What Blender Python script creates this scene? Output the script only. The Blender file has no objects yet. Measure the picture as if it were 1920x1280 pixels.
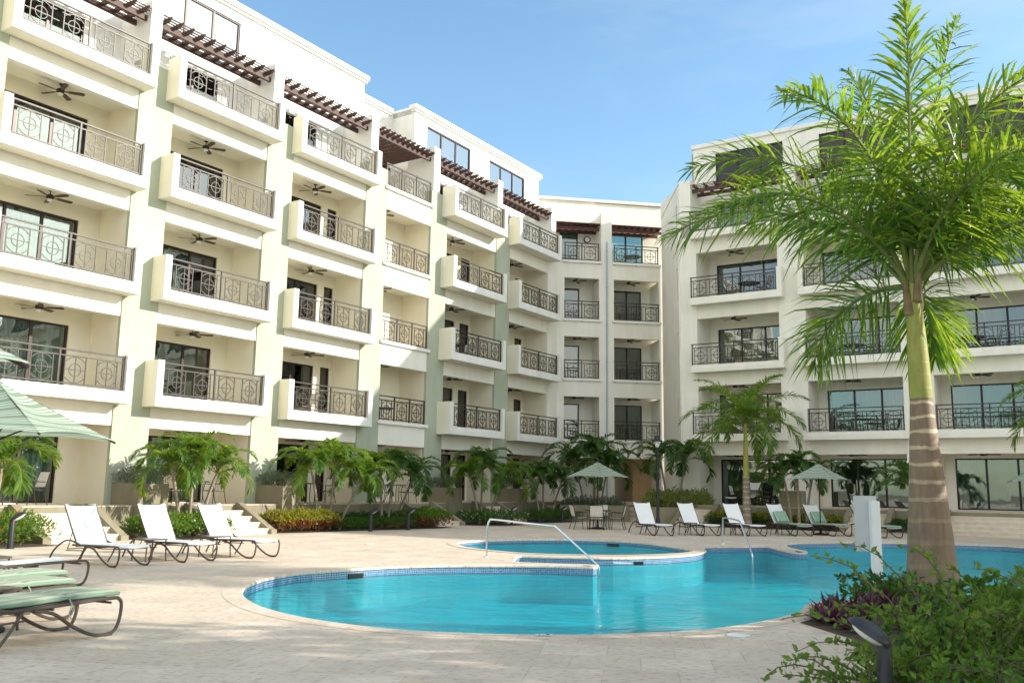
import bpy, math, random
import numpy as np
from mathutils import Vector, Matrix
from mathutils.geometry import tessellate_polygon
R = math.radians
S = bpy.context.scene
COL = S.collection
rnd = random.Random(7)

# ---------------------------------------------------------------- camera
CAMZ, FPX, PITCH, ROLL = 1.45, 1710.7, R(9.10), R(0.85)
cam_d = bpy.data.cameras.new('camera')
cam_d.sensor_width = 36.0
cam_d.lens = 36.0 * FPX / 1920.0
cam_d.clip_start = 0.1
cam_d.clip_end = 3000
cam = bpy.data.objects.new('camera', cam_d)
COL.objects.link(cam)
cam.matrix_world = Matrix.Translation((0, 0, CAMZ)) @ Matrix.Rotation(R(90) + PITCH, 4, 'X') @ Matrix.Rotation(ROLL, 4, 'Z')
S.camera = cam
cam_d.dof.use_dof = True
cam_d.dof.focus_distance = 34.0
cam_d.dof.aperture_fstop = 5.0

# ---------------------------------------------------------------- sky, sun, exposure
SUN_EL, SUN_AZ = R(23.5), R(94.5)          # azimuth clockwise from +Y
w = bpy.data.worlds.new('World')
S.world = w
w.use_nodes = True
nt = w.node_tree
sky = nt.nodes.new('ShaderNodeTexSky')
sky.sky_type = 'NISHITA'
sky.sun_disc = False
sky.sun_elevation = SUN_EL
sky.sun_rotation = SUN_AZ
sky.air_density = 1.0
sky.dust_density = 0.7
sky.ozone_density = 2.4
bg = nt.nodes['Background']
tint = nt.nodes.new('ShaderNodeMixRGB')          # slightly cyan tropical air
tint.blend_type = 'MULTIPLY'
tint.inputs[0].default_value = 1.0
tint.inputs[2].default_value = (0.82, 0.90, 0.84, 1)
nt.links.new(sky.outputs[0], tint.inputs[1])
# faint wisps of high cloud
tcw = nt.nodes.new('ShaderNodeTexCoord')
mpw = nt.nodes.new('ShaderNodeMapping')
mpw.inputs['Scale'].default_value = (1.6, 2.2, 5.0)
mpw.inputs['Rotation'].default_value = (0.2, 0.35, 0.5)
nzw = nt.nodes.new('ShaderNodeTexNoise')
nzw.inputs['Scale'].default_value = 1.5
nzw.inputs['Detail'].default_value = 8
nzw.inputs['Roughness'].default_value = 0.55
nzw.inputs['Distortion'].default_value = 0.5
rpw = nt.nodes.new('ShaderNodeValToRGB')
rpw.color_ramp.elements[0].position = 0.45
rpw.color_ramp.elements[0].color = (0, 0, 0, 1)
rpw.color_ramp.elements[1].position = 0.85
rpw.color_ramp.elements[1].color = (0.30, 0.30, 0.30, 1)
cld = nt.nodes.new('ShaderNodeMixRGB')
cld.inputs[2].default_value = (3.2, 3.3, 3.4, 1)
nt.links.new(tcw.outputs['Generated'], mpw.inputs[0])
nt.links.new(mpw.outputs[0], nzw.inputs['Vector'])
nt.links.new(nzw.outputs['Fac'], rpw.inputs[0])
nt.links.new(rpw.outputs[0], cld.inputs[0])
nt.links.new(tint.outputs[0], cld.inputs[1])
# broken bright cumulus over the half of the sky behind the viewer
sepw = nt.nodes.new('ShaderNodeSeparateXYZ')
nt.links.new(tcw.outputs['Generated'], sepw.inputs[0])
msk = nt.nodes.new('ShaderNodeMapRange')
msk.inputs['From Min'].default_value = 0.05
msk.inputs['From Max'].default_value = -0.35
nt.links.new(sepw.outputs['Y'], msk.inputs[0])
nzc = nt.nodes.new('ShaderNodeTexNoise')
nzc.inputs['Scale'].default_value = 2.6
nzc.inputs['Detail'].default_value = 9
nzc.inputs['Roughness'].default_value = 0.6
nt.links.new(tcw.outputs['Generated'], nzc.inputs['Vector'])
rpc = nt.nodes.new('ShaderNodeValToRGB')
rpc.color_ramp.elements[0].position = 0.42
rpc.color_ramp.elements[1].position = 0.60
nt.links.new(nzc.outputs['Fac'], rpc.inputs[0])
mmc = nt.nodes.new('ShaderNodeMath')
mmc.operation = 'MULTIPLY'
nt.links.new(rpc.outputs[0], mmc.inputs[0])
nt.links.new(msk.outputs[0], mmc.inputs[1])
cum = nt.nodes.new('ShaderNodeMixRGB')
cum.inputs[2].default_value = (5.6, 5.4, 5.1, 1)
nt.links.new(mmc.outputs[0], cum.inputs[0])
nt.links.new(cld.outputs[0], cum.inputs[1])
nt.links.new(cum.outputs[0], bg.inputs[0])
bg.inputs[1].default_value = 0.15
sd = bpy.data.lights.new('sun', 'SUN')
sd.energy = 3.1
sd.angle = R(0.53)
sd.color = (1.0, 0.945, 0.86)
sun = bpy.data.objects.new('sun', sd)
COL.objects.link(sun)
SUNV = Vector((math.sin(SUN_AZ) * math.cos(SUN_EL), math.cos(SUN_AZ) * math.cos(SUN_EL), math.sin(SUN_EL)))
sun.rotation_euler = SUNV.to_track_quat('Z', 'Y').to_euler()
sun.location = (40, 0, 40)
S.view_settings.view_transform = 'Standard'
S.view_settings.look = 'None'
S.view_settings.exposure = 1.24
S.view_settings.gamma = 1.0


def G(u, v, z=0.0):
    """point on the horizontal plane z seen at photo position (u, v)"""
    a, b = u - 960, v - 640
    c, s = math.cos(ROLL), math.sin(ROLL)
    x, y = c * a + s * b, -s * a + c * b
    d = (x / FPX, 1.0, -y / FPX)
    c, s = math.cos(PITCH), math.sin(PITCH)
    d = (d[0], c * d[1] - s * d[2], s * d[1] + c * d[2])
    t = (z - CAMZ) / d[2]
    return (d[0] * t, d[1] * t)


# ---------------------------------------------------------------- materials
def mat(name, col, rough=0.6, metal=0.0, spec=0.4, noise=0.0, nscale=4.0, bump=0.0, bscale=40.0, coat=0.0, trans=None, stain=0.0):
    m = bpy.data.materials.new(name)
    m.use_nodes = True
    t = m.node_tree
    b = t.nodes['Principled BSDF']
    b.inputs['Base Color'].default_value = (*col, 1)
    b.inputs['Roughness'].default_value = rough
    b.inputs['Metallic'].default_value = metal
    b.inputs['Specular IOR Level'].default_value = spec
    if coat:
        b.inputs['Coat Weight'].default_value = coat
    tc = t.nodes.new('ShaderNodeTexCoord')
    if noise:
        n = t.nodes.new('ShaderNodeTexNoise')
        n.inputs['Scale'].default_value = nscale
        n.inputs['Detail'].default_value = 6
        t.links.new(tc.outputs['Object'], n.inputs['Vector'])
        r = t.nodes.new('ShaderNodeValToRGB')
        r.color_ramp.elements[0].position = 0.3
        r.color_ramp.elements[1].position = 0.7
        r.color_ramp.elements[0].color = (*[max(0, c * (1 - noise)) for c in col], 1)
        r.color_ramp.elements[1].color = (*[min(1, c * (1 + noise)) for c in col], 1)
        t.links.new(n.outputs['Fac'], r.inputs['Fac'])
        out = r.outputs['Color']
        if stain:
            n3 = t.nodes.new('ShaderNodeTexNoise')
            mp = t.nodes.new('ShaderNodeMapping')
            mp.inputs['Scale'].default_value = (3.0, 3.0, 0.35)
            t.links.new(tc.outputs['Object'], mp.inputs['Vector'])
            t.links.new(mp.outputs[0], n3.inputs['Vector'])
            n3.inputs['Scale'].default_value = 1.0
            n3.inputs['Detail'].default_value = 5
            rr = t.nodes.new('ShaderNodeValToRGB')
            rr.color_ramp.elements[0].position = 0.35
            rr.color_ramp.elements[1].position = 0.65
            rr.color_ramp.elements[0].color = (1 - stain, 1 - stain * 1.05, 1 - stain * 1.25, 1)
            rr.color_ramp.elements[1].color = (1, 1, 1, 1)
            t.links.new(n3.outputs['Fac'], rr.inputs['Fac'])
            mx = t.nodes.new('ShaderNodeMixRGB')
            mx.blend_type = 'MULTIPLY'
            mx.inputs[0].default_value = 1
            t.links.new(out, mx.inputs[1])
            t.links.new(rr.outputs['Color'], mx.inputs[2])
            out = mx.outputs[0]
        t.links.new(out, b.inputs['Base Color'])
    if bump:
        n2 = t.nodes.new('ShaderNodeTexNoise')
        n2.inputs['Scale'].default_value = bscale
        n2.inputs['Detail'].default_value = 4
        t.links.new(tc.outputs['Object'], n2.inputs['Vector'])
        bp = t.nodes.new('ShaderNodeBump')
        bp.inputs['Strength'].default_value = bump
        bp.inputs['Distance'].default_value = 0.006
        t.links.new(n2.outputs['Fac'], bp.inputs['Height'])
        t.links.new(bp.outputs[0], b.inputs['Normal'])
    if trans:
        tr = t.nodes.new('ShaderNodeBsdfTranslucent')
        tr.inputs[0].default_value = (*trans, 1)
        mix = t.nodes.new('ShaderNodeMixShader')
        mix.inputs[0].default_value = 0.5
        t.links.new(b.outputs[0], mix.inputs[1])
        t.links.new(tr.outputs[0], mix.inputs[2])
        t.links.new(mix.outputs[0], t.nodes['Material Output'].inputs[0])
    return m


def leafmat(name, ca, cb, ta, tb, rough=0.45, fac=0.45, scale=3.0):
    """leaf: colour varies from leaf to leaf, light passes through"""
    m = bpy.data.materials.new(name)
    m.use_nodes = True
    t = m.node_tree
    b = t.nodes['Principled BSDF']
    b.inputs['Roughness'].default_value = rough
    b.inputs['Specular IOR Level'].default_value = 0.35
    tc = t.nodes.new('ShaderNodeTexCoord')
    n = t.nodes.new('ShaderNodeTexNoise')
    n.inputs['Scale'].default_value = scale
    n.inputs['Detail'].default_value = 8
    n.inputs['Roughness'].default_value = 0.75
    t.links.new(tc.outputs['Object'], n.inputs['Vector'])
    outs = []
    for a, c in ((ca, cb), (ta, tb)):
        r = t.nodes.new('ShaderNodeValToRGB')
        r.color_ramp.elements[0].position = 0.38
        r.color_ramp.elements[1].position = 0.62
        r.color_ramp.elements[0].color = (*a, 1)
        r.color_ramp.elements[1].color = (*c, 1)
        t.links.new(n.outputs['Fac'], r.inputs['Fac'])
        outs.append(r.outputs['Color'])
    t.links.new(outs[0], b.inputs['Base Color'])
    tr = t.nodes.new('ShaderNodeBsdfTranslucent')
    t.links.new(outs[1], tr.inputs[0])
    mix = t.nodes.new('ShaderNodeMixShader')
    mix.inputs[0].default_value = fac
    t.links.new(b.outputs[0], mix.inputs[1])
    t.links.new(tr.outputs[0], mix.inputs[2])
    t.links.new(mix.outputs[0], t.nodes['Material Output'].inputs[0])
    return m


def glassmat(name, tint, base=0.10, rough=0.0):
    """window pane: see-through tint plus mirror reflection that grows at grazing angles"""
    m = bpy.data.materials.new(name)
    m.use_nodes = True
    t = m.node_tree
    t.nodes.remove(t.nodes['Principled BSDF'])
    tr = t.nodes.new('ShaderNodeBsdfTransparent')
    tr.inputs[0].default_value = (*tint, 1)
    gl = t.nodes.new('ShaderNodeBsdfGlossy')
    gl.inputs['Roughness'].default_value = rough
    lw = t.nodes.new('ShaderNodeFresnel')
    lw.inputs['IOR'].default_value = 1.6
    ad = t.nodes.new('ShaderNodeMath')
    ad.operation = 'ADD'
    ad.use_clamp = True
    ad.inputs[1].default_value = base
    n = t.nodes.new('ShaderNodeTexNoise')
    n.inputs['Scale'].default_value = 0.9
    bp = t.nodes.new('ShaderNodeBump')
    bp.inputs['Strength'].default_value = 0.04
    bp.inputs['Distance'].default_value = 0.1
    tc = t.nodes.new('ShaderNodeTexCoord')
    t.links.new(tc.outputs['Object'], n.inputs['Vector'])
    t.links.new(n.outputs['Fac'], bp.inputs['Height'])
    t.links.new(bp.outputs[0], gl.inputs['Normal'])
    t.links.new(lw.outputs[0], ad.inputs[0])
    mix = t.nodes.new('ShaderNodeMixShader')
    t.links.new(ad.outputs[0], mix.inputs[0])
    t.links.new(tr.outputs[0], mix.inputs[1])
    t.links.new(gl.outputs[0], mix.inputs[2])
    t.links.new(mix.outputs[0], t.nodes['Material Output'].inputs[0])
    return m


M = dict(
    white=mat('white_stucco', (0.82, 0.80, 0.74), 0.85, noise=0.04, nscale=1.3, bump=0.15, bscale=60, stain=0.06),
    cream=mat('cream_stucco', (0.80, 0.735, 0.58), 0.85, noise=0.05, nscale=1.0, bump=0.12, bscale=60),
    palecream=mat('pale_cream_stucco', (0.84, 0.805, 0.705), 0.85, noise=0.04, nscale=1.0, bump=0.12, bscale=60, stain=0.06),
    ceil=mat('ceiling_paint', (0.80, 0.75, 0.62), 0.9, noise=0.03),
    green=mat('sage_green_stucco', (0.425, 0.455, 0.345), 0.85, noise=0.05, nscale=1.1, bump=0.2, bscale=50, stain=0.07),
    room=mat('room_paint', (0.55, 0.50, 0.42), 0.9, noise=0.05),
    bronze=mat('bronze_aluminium', (0.035, 0.022, 0.017), 0.4, 0.3, noise=0.15),
    black=mat('dark_aluminium', (0.013, 0.012, 0.012), 0.35, 0.2, noise=0.15),
    iron=mat('wrought_iron', (0.055, 0.046, 0.038), 0.45, 0.2, noise=0.2),
    wood=mat('pergola_timber', (0.075, 0.035, 0.024), 0.6, noise=0.3, nscale=9, bump=0.2),
    wooddk=mat('dark_pergola_timber', (0.10, 0.042, 0.030), 0.6, noise=0.3, nscale=9, bump=0.2),
    glass=glassmat('window_glass', (0.64, 0.74, 0.69), 0.10),
    glassmir=glassmat('reflective_glass', (0.45, 0.48, 0.50), 0.42),
    boxside=mat('bounce_tinted_stucco', (0.80, 0.75, 0.61), 0.85, noise=0.05, nscale=1.0, bump=0.12, bscale=60),  # balcony sides: shade and warm bounced light put into the stucco colour
    glassdk=glassmat('tinted_glass', (0.06, 0.10, 0.14), 0.0),
    curtain=mat('sheer_curtain', (0.60, 0.61, 0.58), 0.9, trans=(0.6, 0.62, 0.6), noise=0.04),
    fan=mat('fan_bronze', (0.040, 0.030, 0.022), 0.45, 0.2, noise=0.2),
    fanblade=mat('fan_blade', (0.10, 0.065, 0.04), 0.5, noise=0.2),
    opal=mat('opal_glass', (0.75, 0.74, 0.70), 0.3, noise=0.02),
    olive=mat('olive_stucco', (0.255, 0.225, 0.15), 0.85, noise=0.07, nscale=1.5, bump=0.2, stain=0.12),
    pipe=mat('downpipe_plastic', (0.40, 0.47, 0.55), 0.45, noise=0.05),
    orange=mat('ochre_stucco', (0.50, 0.34, 0.19), 0.85, noise=0.06),
    soil=mat('soil', (0.07, 0.05, 0.035), 0.95, noise=0.4, nscale=12, bump=0.6, bscale=30),
    steel=mat('polished_steel', (0.72, 0.73, 0.74), 0.14, 1.0, noise=0.03),
    tube=mat('brown_powdercoat', (0.085, 0.066, 0.052), 0.38, 0.1, noise=0.15),
    dktube=mat('dark_brown_powdercoat', (0.035, 0.027, 0.023), 0.4, 0.1, noise=0.15),
    sling=mat('white_sling_mesh', (0.80, 0.79, 0.76), 0.75, bump=0.3, bscale=300, noise=0.03, nscale=8),
    bollard=mat('charcoal_powdercoat', (0.032, 0.034, 0.038), 0.45, 0.2, noise=0.1),
    plastic=mat('white_plastic', (0.78, 0.78, 0.76), 0.4, noise=0.03),
    blackp=mat('black_plastic', (0.015, 0.015, 0.016), 0.5, noise=0.1),
)


# ---------------------------------------------------------------- mesh helpers
class MB:
    def __init__(self):
        self.v, self.f, self.m, self.i = [], [], [], 0

    def face(self, pts):
        k = len(self.v)
        self.v += [tuple(p) for p in pts]
        self.f.append(tuple(range(k, k + len(pts))))
        self.m.append(self.i)

    def box(self, x0, x1, y0, y1, z0, z1):
        k = len(self.v)
        self.v += [(x, y, z) for z in (z0, z1) for y in (y0, y1) for x in (x0, x1)]
        for q in ((0, 2, 3, 1), (4, 5, 7, 6), (0, 1, 5, 4), (2, 6, 7, 3), (0, 4, 6, 2), (1, 3, 7, 5)):
            self.f.append(tuple(k + a for a in q))
            self.m.append(self.i)
        return self

    def prism(self, poly, z0, z1, ax=2):
        """extrude a 2-D outline; ax = axis of extrusion"""
        n = len(poly)
        k = len(self.v)

        def P(a, b, h):
            return (a, b, h) if ax == 2 else ((a, h, b) if ax == 1 else (h, a, b))
        self.v += [P(a, b, z0) for a, b in poly] + [P(a, b, z1) for a, b in poly]
        self.f.append(tuple(k + a for a in reversed(range(n))))
        self.f.append(tuple(k + n + a for a in range(n)))
        self.m += [self.i, self.i]
        for a in range(n):
            b = (a + 1) % n
            self.f.append((k + a, k + b, k + n + b, k + n + a))
            self.m.append(self.i)
        return self

    def tube(self, pts, r, n=6, closed=False, r1=None):
        pts = [Vector(p) for p in pts]
        m = len(pts)
        k = len(self.v)
        up = Vector((0, 0, 1))
        prev = None
        for a, p in enumerate(pts):
            if closed:
                d = pts[(a + 1) % m] - pts[a - 1]
            else:
                d = pts[min(a + 1, m - 1)] - pts[max(a - 1, 0)]
            d.normalize()
            s = prev if prev is not None else (up if abs(d.z) < 0.9 else Vector((1, 0, 0)))
            x = (s - d * s.dot(d))
            if x.length < 1e-5:
                x = Vector((1, 0, 0)) - d * d.x
            x.normalize()
            y = d.cross(x)
            prev = x
            rr = r if r1 is None else r + (r1 - r) * a / max(1, m - 1)
            if isinstance(r, (list, tuple)):
                rr = r[a]
            for j in range(n):
                t = 2 * math.pi * (j + 0.5) / n
                self.v.append(tuple(p + x * (rr * math.cos(t)) + y * (rr * math.sin(t))))
        for a in range(m if closed else m - 1):
            b = (a + 1) % m
            for j in range(n):
                q = (j + 1) % n
                self.f.append((k + a * n + j, k + a * n + q, k + b * n + q, k + b * n + j))
                self.m.append(self.i)
        if not closed:
            self.f.append(tuple(k + j for j in reversed(range(n))))
            self.f.append(tuple(k + (m - 1) * n + j for j in range(n)))
            self.m += [self.i, self.i]
        return self

    def lathe(self, prof, n=16, c=(0, 0)):
        k = len(self.v)
        for r, z in prof:
            for j in range(n):
                t = 2 * math.pi * j / n
                self.v.append((c[0] + r * math.cos(t), c[1] + r * math.sin(t), z))
        for a in range(len(prof) - 1):
            for j in range(n):
                q = (j + 1) % n
                self.f.append((k + a * n + j, k + a * n + q, k + (a + 1) * n + q, k + (a + 1) * n + j))
                self.m.append(self.i)
        self.f.append(tuple(k + j for j in reversed(range(n))))
        self.f.append(tuple(k + (len(prof) - 1) * n + j for j in range(n)))
        self.m += [self.i, self.i]
        return self

    def mesh(self, name, mats, smooth=False):
        me = bpy.data.meshes.new(name)
        me.from_pydata(self.v, [], self.f)
        for x in (mats if isinstance(mats, (list, tuple)) else [mats]):
            me.materials.append(x)
        me.polygons.foreach_set('material_index', self.m)
        if smooth:
            me.polygons.foreach_set('use_smooth', [True] * len(self.f))
            me.set_sharp_from_angle(angle=R(40))
        me.update()
        return me

    def build(self, name, mats, parent=None, smooth=False, loc=None, rz=0):
        return put(name, self.mesh(name, mats, smooth), parent, loc, rz)


def put(name, me, parent=None, loc=None, rz=0):
    o = bpy.data.objects.new(name, me)
    COL.objects.link(o)
    if parent:
        o.parent = parent
    if loc is not None:
        o.location = loc
    if rz:
        o.rotation_euler.z = rz
    return o


def tag(o, label=None, cat=None, group=None, kind=None):
    if label:
        o['label'] = label
    if cat:
        o['category'] = cat
    if group:
        o['group'] = group
    if kind:
        o['kind'] = kind
    return o


def thing(name, loc, rz, label, cat, group=None):
    o = bpy.data.objects.new(name, None)
    o.empty_display_size = 0.2
    COL.objects.link(o)
    o.location = loc if len(loc) == 3 else (*loc, 0)
    o.rotation_euler.z = rz
    return tag(o, label, cat, group)


def dup(o, loc=None, rz=None, label=None, parent=None, sc=None):
    c = o.copy()
    COL.objects.link(c)
    if parent:
        c.parent = parent
    if loc is not None:
        c.location = loc if len(loc) == 3 else (*loc, 0)
    if rz is not None:
        c.rotation_euler.z = rz
    if label:
        c['label'] = label
    if sc:
        c.scale = (sc, sc, sc)
    for ch in list(o.children):
        dup(ch, parent=c)
    return c


def sub(me_from, n):
    return me_from


def smooth_loop(pts, n=4, closed=True):
    """Catmull-Rom through 2-D or 3-D points"""
    P = [np.array(p, float) for p in pts]
    m = len(P)
    out = []
    for i in range(m if closed else m - 1):
        a, b, c, d = (P[(i + k) % m] for k in (-1, 0, 1, 2)) if closed else (P[max(i - 1, 0)], P[i], P[i + 1], P[min(i + 2, m - 1)])
        for j in range(n):
            t = j / n
            out.append(tuple(0.5 * (2 * b + (c - a) * t + (2 * a - 5 * b + 4 * c - d) * t * t + (3 * b - a - 3 * c + d) * t ** 3)))
    if not closed:
        out.append(tuple(P[-1]))
    return out


ORD = ['zeroth', 'first', 'second', 'third', 'fourth', 'fifth', 'sixth', 'seventh', 'eighth', 'ninth', 'tenth']
# ================================================================= the three wings
ZB = lambda k: 3.63 + 3.15 * (k - 2)          # underside of the balcony boxes of level k
FL = lambda k: 0.82 if k == 1 else ZB(k) + 0.2
BB = lambda k: ZB(k + 1) - 0.6                # underside of the beam over level k
CE = lambda k: BB(k) + 0.2                    # ceiling of level k
TOP = 18.45


def holes_wall(b, x0, x1, y0, y1, z0, z1, holes):
    x = x0
    for hx0, hx1, hz0, hz1 in sorted(holes):
        if hx0 > x:
            b.box(x, hx0, y0, y1, z0, z1)
        if hz0 > z0:
            b.box(hx0, hx1, y0, y1, z0, hz0)
        if hz1 < z1:
            b.box(hx0, hx1, y0, y1, hz1, z1)
        x = hx1
    if x1 > x:
        b.box(x, x1, y0, y1, z0, z1)


_rail = {}


def rail_mesh(wd, npan, npost):
    key = (round(wd, 2), npan, npost)
    if key in _rail:
        return _rail[key]
    b = MB()
    t = 0.017
    H1, H2, HB = 1.10, 0.94, 0.20
    b.box(-0.02, wd + 0.02, -0.028, 0.028, H1 - 0.02, H1 + 0.02)
    b.box(0, wd, -t, t, H2 - t, H2 + t)
    b.box(0, wd, -t, t, HB - t, HB + t)
    for i in range(npost):
        x = 0.03 + (wd - 0.06) * i / (npost - 1)
        b.box(x - 0.024, x + 0.024, -0.024, 0.024, 0, H1 - 0.02)
        b.box(x - 0.05, x + 0.05, -0.05, 0.05, 0, 0.015)
    pitch = (wd - 0.1) / npan
    hw = min(0.30, pitch * 0.39)
    cz = (H2 + HB) / 2
    for i in range(npan):
        cx = 0.05 + pitch * (i + 0.5)
        for s in (-1, 1):
            b.box(cx + s * hw - 0.013, cx + s * hw + 0.013, -0.013, 0.013, HB, H2)
        b.box(cx - 0.011, cx + 0.011, -0.011, 0.011, HB, H2)
        b.box(cx - hw, cx + hw, -0.010, 0.010, cz - 0.011, cz + 0.011)
        for rad, seg in ((0.345, 28), (0.17, 18)):
            run = []
            for j in range(seg + 1):
                a = 2 * math.pi * j / seg
                px, pz = rad * math.cos(a), rad * math.sin(a)
                if abs(px) <= hw:
                    run.append((cx + px, 0, cz + pz))
                else:
                    if len(run) > 1:
                        b.tube(run, 0.014, 4)
                    run = []
            if len(run) > 1:
                b.tube(run, 0.014, 4)
    _rail[key] = b.mesh('railing', M['iron'])
    return _rail[key]


_curt = {}


def curtain_mesh(wd, ht, seed):
    key = (round(wd, 2), round(ht, 2), seed % 3)
    if key in _curt:
        return _curt[key]
    rr = random.Random(seed)
    b = MB()
    n = int(wd / 0.035)
    ph = rr.random() * 6
    pts = [(wd * i / n, 0.035 * math.sin(i * 1.55 + ph) + 0.02 * math.sin(i * 0.43 + ph)) for i in range(n + 1)]
    for i in range(n):
        (xa, ya), (xb, yb) = pts[i], pts[i + 1]
        b.face([(xa, ya, 0), (xb, yb, 0), (xb, yb, ht), (xa, ya, ht)])
    _curt[key] = b.mesh('curtain', M['curtain'], True)
    return _curt[key]


_door = {}


def door(parent, x0, x1, z0, z1, y, n, curt=(0, 1), mt='bronze', gl='glass', seed=0, name='sliding_door', transom=False):
    """aluminium frame with n leaves, a glass child and a curtain child"""
    wd, ht = x1 - x0, z1 - z0
    key = (round(wd, 2), round(ht, 2), n, mt, gl, transom)
    if key not in _door:
        b = MB()
        f = 0.055
        b.box(0, f, 0, 0.09, 0, ht)
        b.box(wd - f, wd, 0, 0.09, 0, ht)
        b.box(f, wd - f, 0, 0.09, ht - f, ht)
        b.box(f, wd - f, 0, 0.09, 0, f)
        for i in range(1, n):
            x = wd * i / n
            b.box(x - 0.04, x + 0.04, 0.01, 0.08, f, ht - f)
        if transom:
            b.box(f, wd - f, 0.012, 0.078, ht * 0.74, ht * 0.74 + 0.05)
        p = MB()
        p.box(f, wd - f, 0.04, 0.05, f, ht - f)
        _door[key] = (b.mesh(name, M[mt]), p.mesh('pane', M[gl]))
    fr, pa = _door[key]
    o = put(name, fr, parent, (x0, y, z0))
    put('pane', pa, o)
    if curt:
        a, c = curt
        put('curtain', curtain_mesh(wd * (c - a), ht - 0.06, seed), o, (wd * a, 0.2, 0.03))
    return o


def pergola(parent, x0, x1, yf, yb, z, mt='wood', nraf=11, nslat=5, fronts=2, sl=(0.028, 0.04)):
    b = MB()
    for i in range(fronts):
        y = yf + 0.28 + (yb - yf - 0.5) * i / max(1, fronts - 1)
        b.box(x0, x1, y, y + 0.09, z - 0.17, z)
    for i in range(nraf):
        x = x0 + 0.2 + (x1 - x0 - 0.4) * i / (nraf - 1)
        b.prism([(yf - 0.08, z + 0.13), (yf + 0.05, z + 0.0), (yb + 0.05, z + 0.0), (yb + 0.05, z + 0.13)], x - 0.03, x + 0.03, 0)
    for i in range(nslat):
        y = yf + (yb - yf) * (i + 0.3) / nslat
        b.box(x0, x1, y, y + sl[1], z + 0.133, z + 0.133 + sl[0])
    return b.build('pergola', M[mt], parent)


def balcony_box(parent, x0, x1, yf, yw, zb, mts, lpost=True, rpost=True, side='cream'):
    b = MB()
    pw = 0.22
    a, c = x0 + (pw if lpost else 0), x1 - (pw if rpost else 0)
    b.i = 0
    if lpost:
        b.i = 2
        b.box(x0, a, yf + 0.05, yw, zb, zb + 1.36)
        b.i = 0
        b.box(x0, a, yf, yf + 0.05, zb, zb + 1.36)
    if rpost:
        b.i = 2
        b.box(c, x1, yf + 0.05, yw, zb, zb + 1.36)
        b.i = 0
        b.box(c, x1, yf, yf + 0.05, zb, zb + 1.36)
    b.box(a, c, yf + 0.003, yf + 0.25, zb, zb + 0.20)
    b.box(a, c, yf + 0.035, yf + 0.25, zb + 0.2, zb + 0.33)
    b.i = 1
    b.box(a, c, yf + 0.25, yw, zb + 0.015, zb + 0.195)
    return b.build('balcony', mts, parent)


# ---------------------------------------------------------------- ceiling fan (one, then copied)
def make_fan():
    t = thing('ceiling_fan', (0, 0, -50), 0, 'x', 'ceiling fan', 'ceiling fans over the balconies')
    b = MB()
    b.lathe([(0.0, 0), (0.06, 0), (0.055, -0.03), (0.014, -0.04), (0.014, -0.13), (0.05, -0.14), (0.10, -0.16), (0.115, -0.2), (0.10, -0.25), (0.05, -0.27), (0.0, -0.27)], 14)
    b.build('motor', M['fan'], t, True)
    g = MB()
    g.lathe([(0.0, -0.272), (0.075, -0.272), (0.085, -0.30), (0.06, -0.335), (0.0, -0.35)], 12)
    g.build('lamp_bowl', M['opal'], t, True)
    for k in range(5):
        a = 2 * math.pi * k / 5
        c, s = math.cos(a), math.sin(a)
        bl = MB()
        out = [(0.09, 0.018), (0.2, 0.022), (0.22, 0.055), (0.58, 0.07), (0.63, 0.05), (0.64, 0.0), (0.63, -0.05), (0.58, -0.07), (0.22, -0.055), (0.2, -0.022), (0.09, -0.018)]
        top, bot = [], []
        for r, q in out:
            z = -0.215 - q * 0.22
            top.append((c * r - s * q, s * r + c * q, z + 0.006))
            bot.append((c * r - s * q, s * r + c * q, z - 0.006))
        bl.face(top)
        bl.face(list(reversed(bot)))
        for i in range(len(top)):
            j = (i + 1) % len(top)
            bl.face([top[j], top[i], bot[i], bot[j]])
        bl.build('blade', M['fanblade'], t)
    return t


FAN = make_fan()
fan_used = [False]


def place_fan(world, rz, label):
    if not fan_used[0]:
        fan_used[0] = True
        FAN.location = world
        FAN.rotation_euler.z = rz
        FAN['label'] = label
        return
    dup(FAN, world, rz, label)


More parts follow.
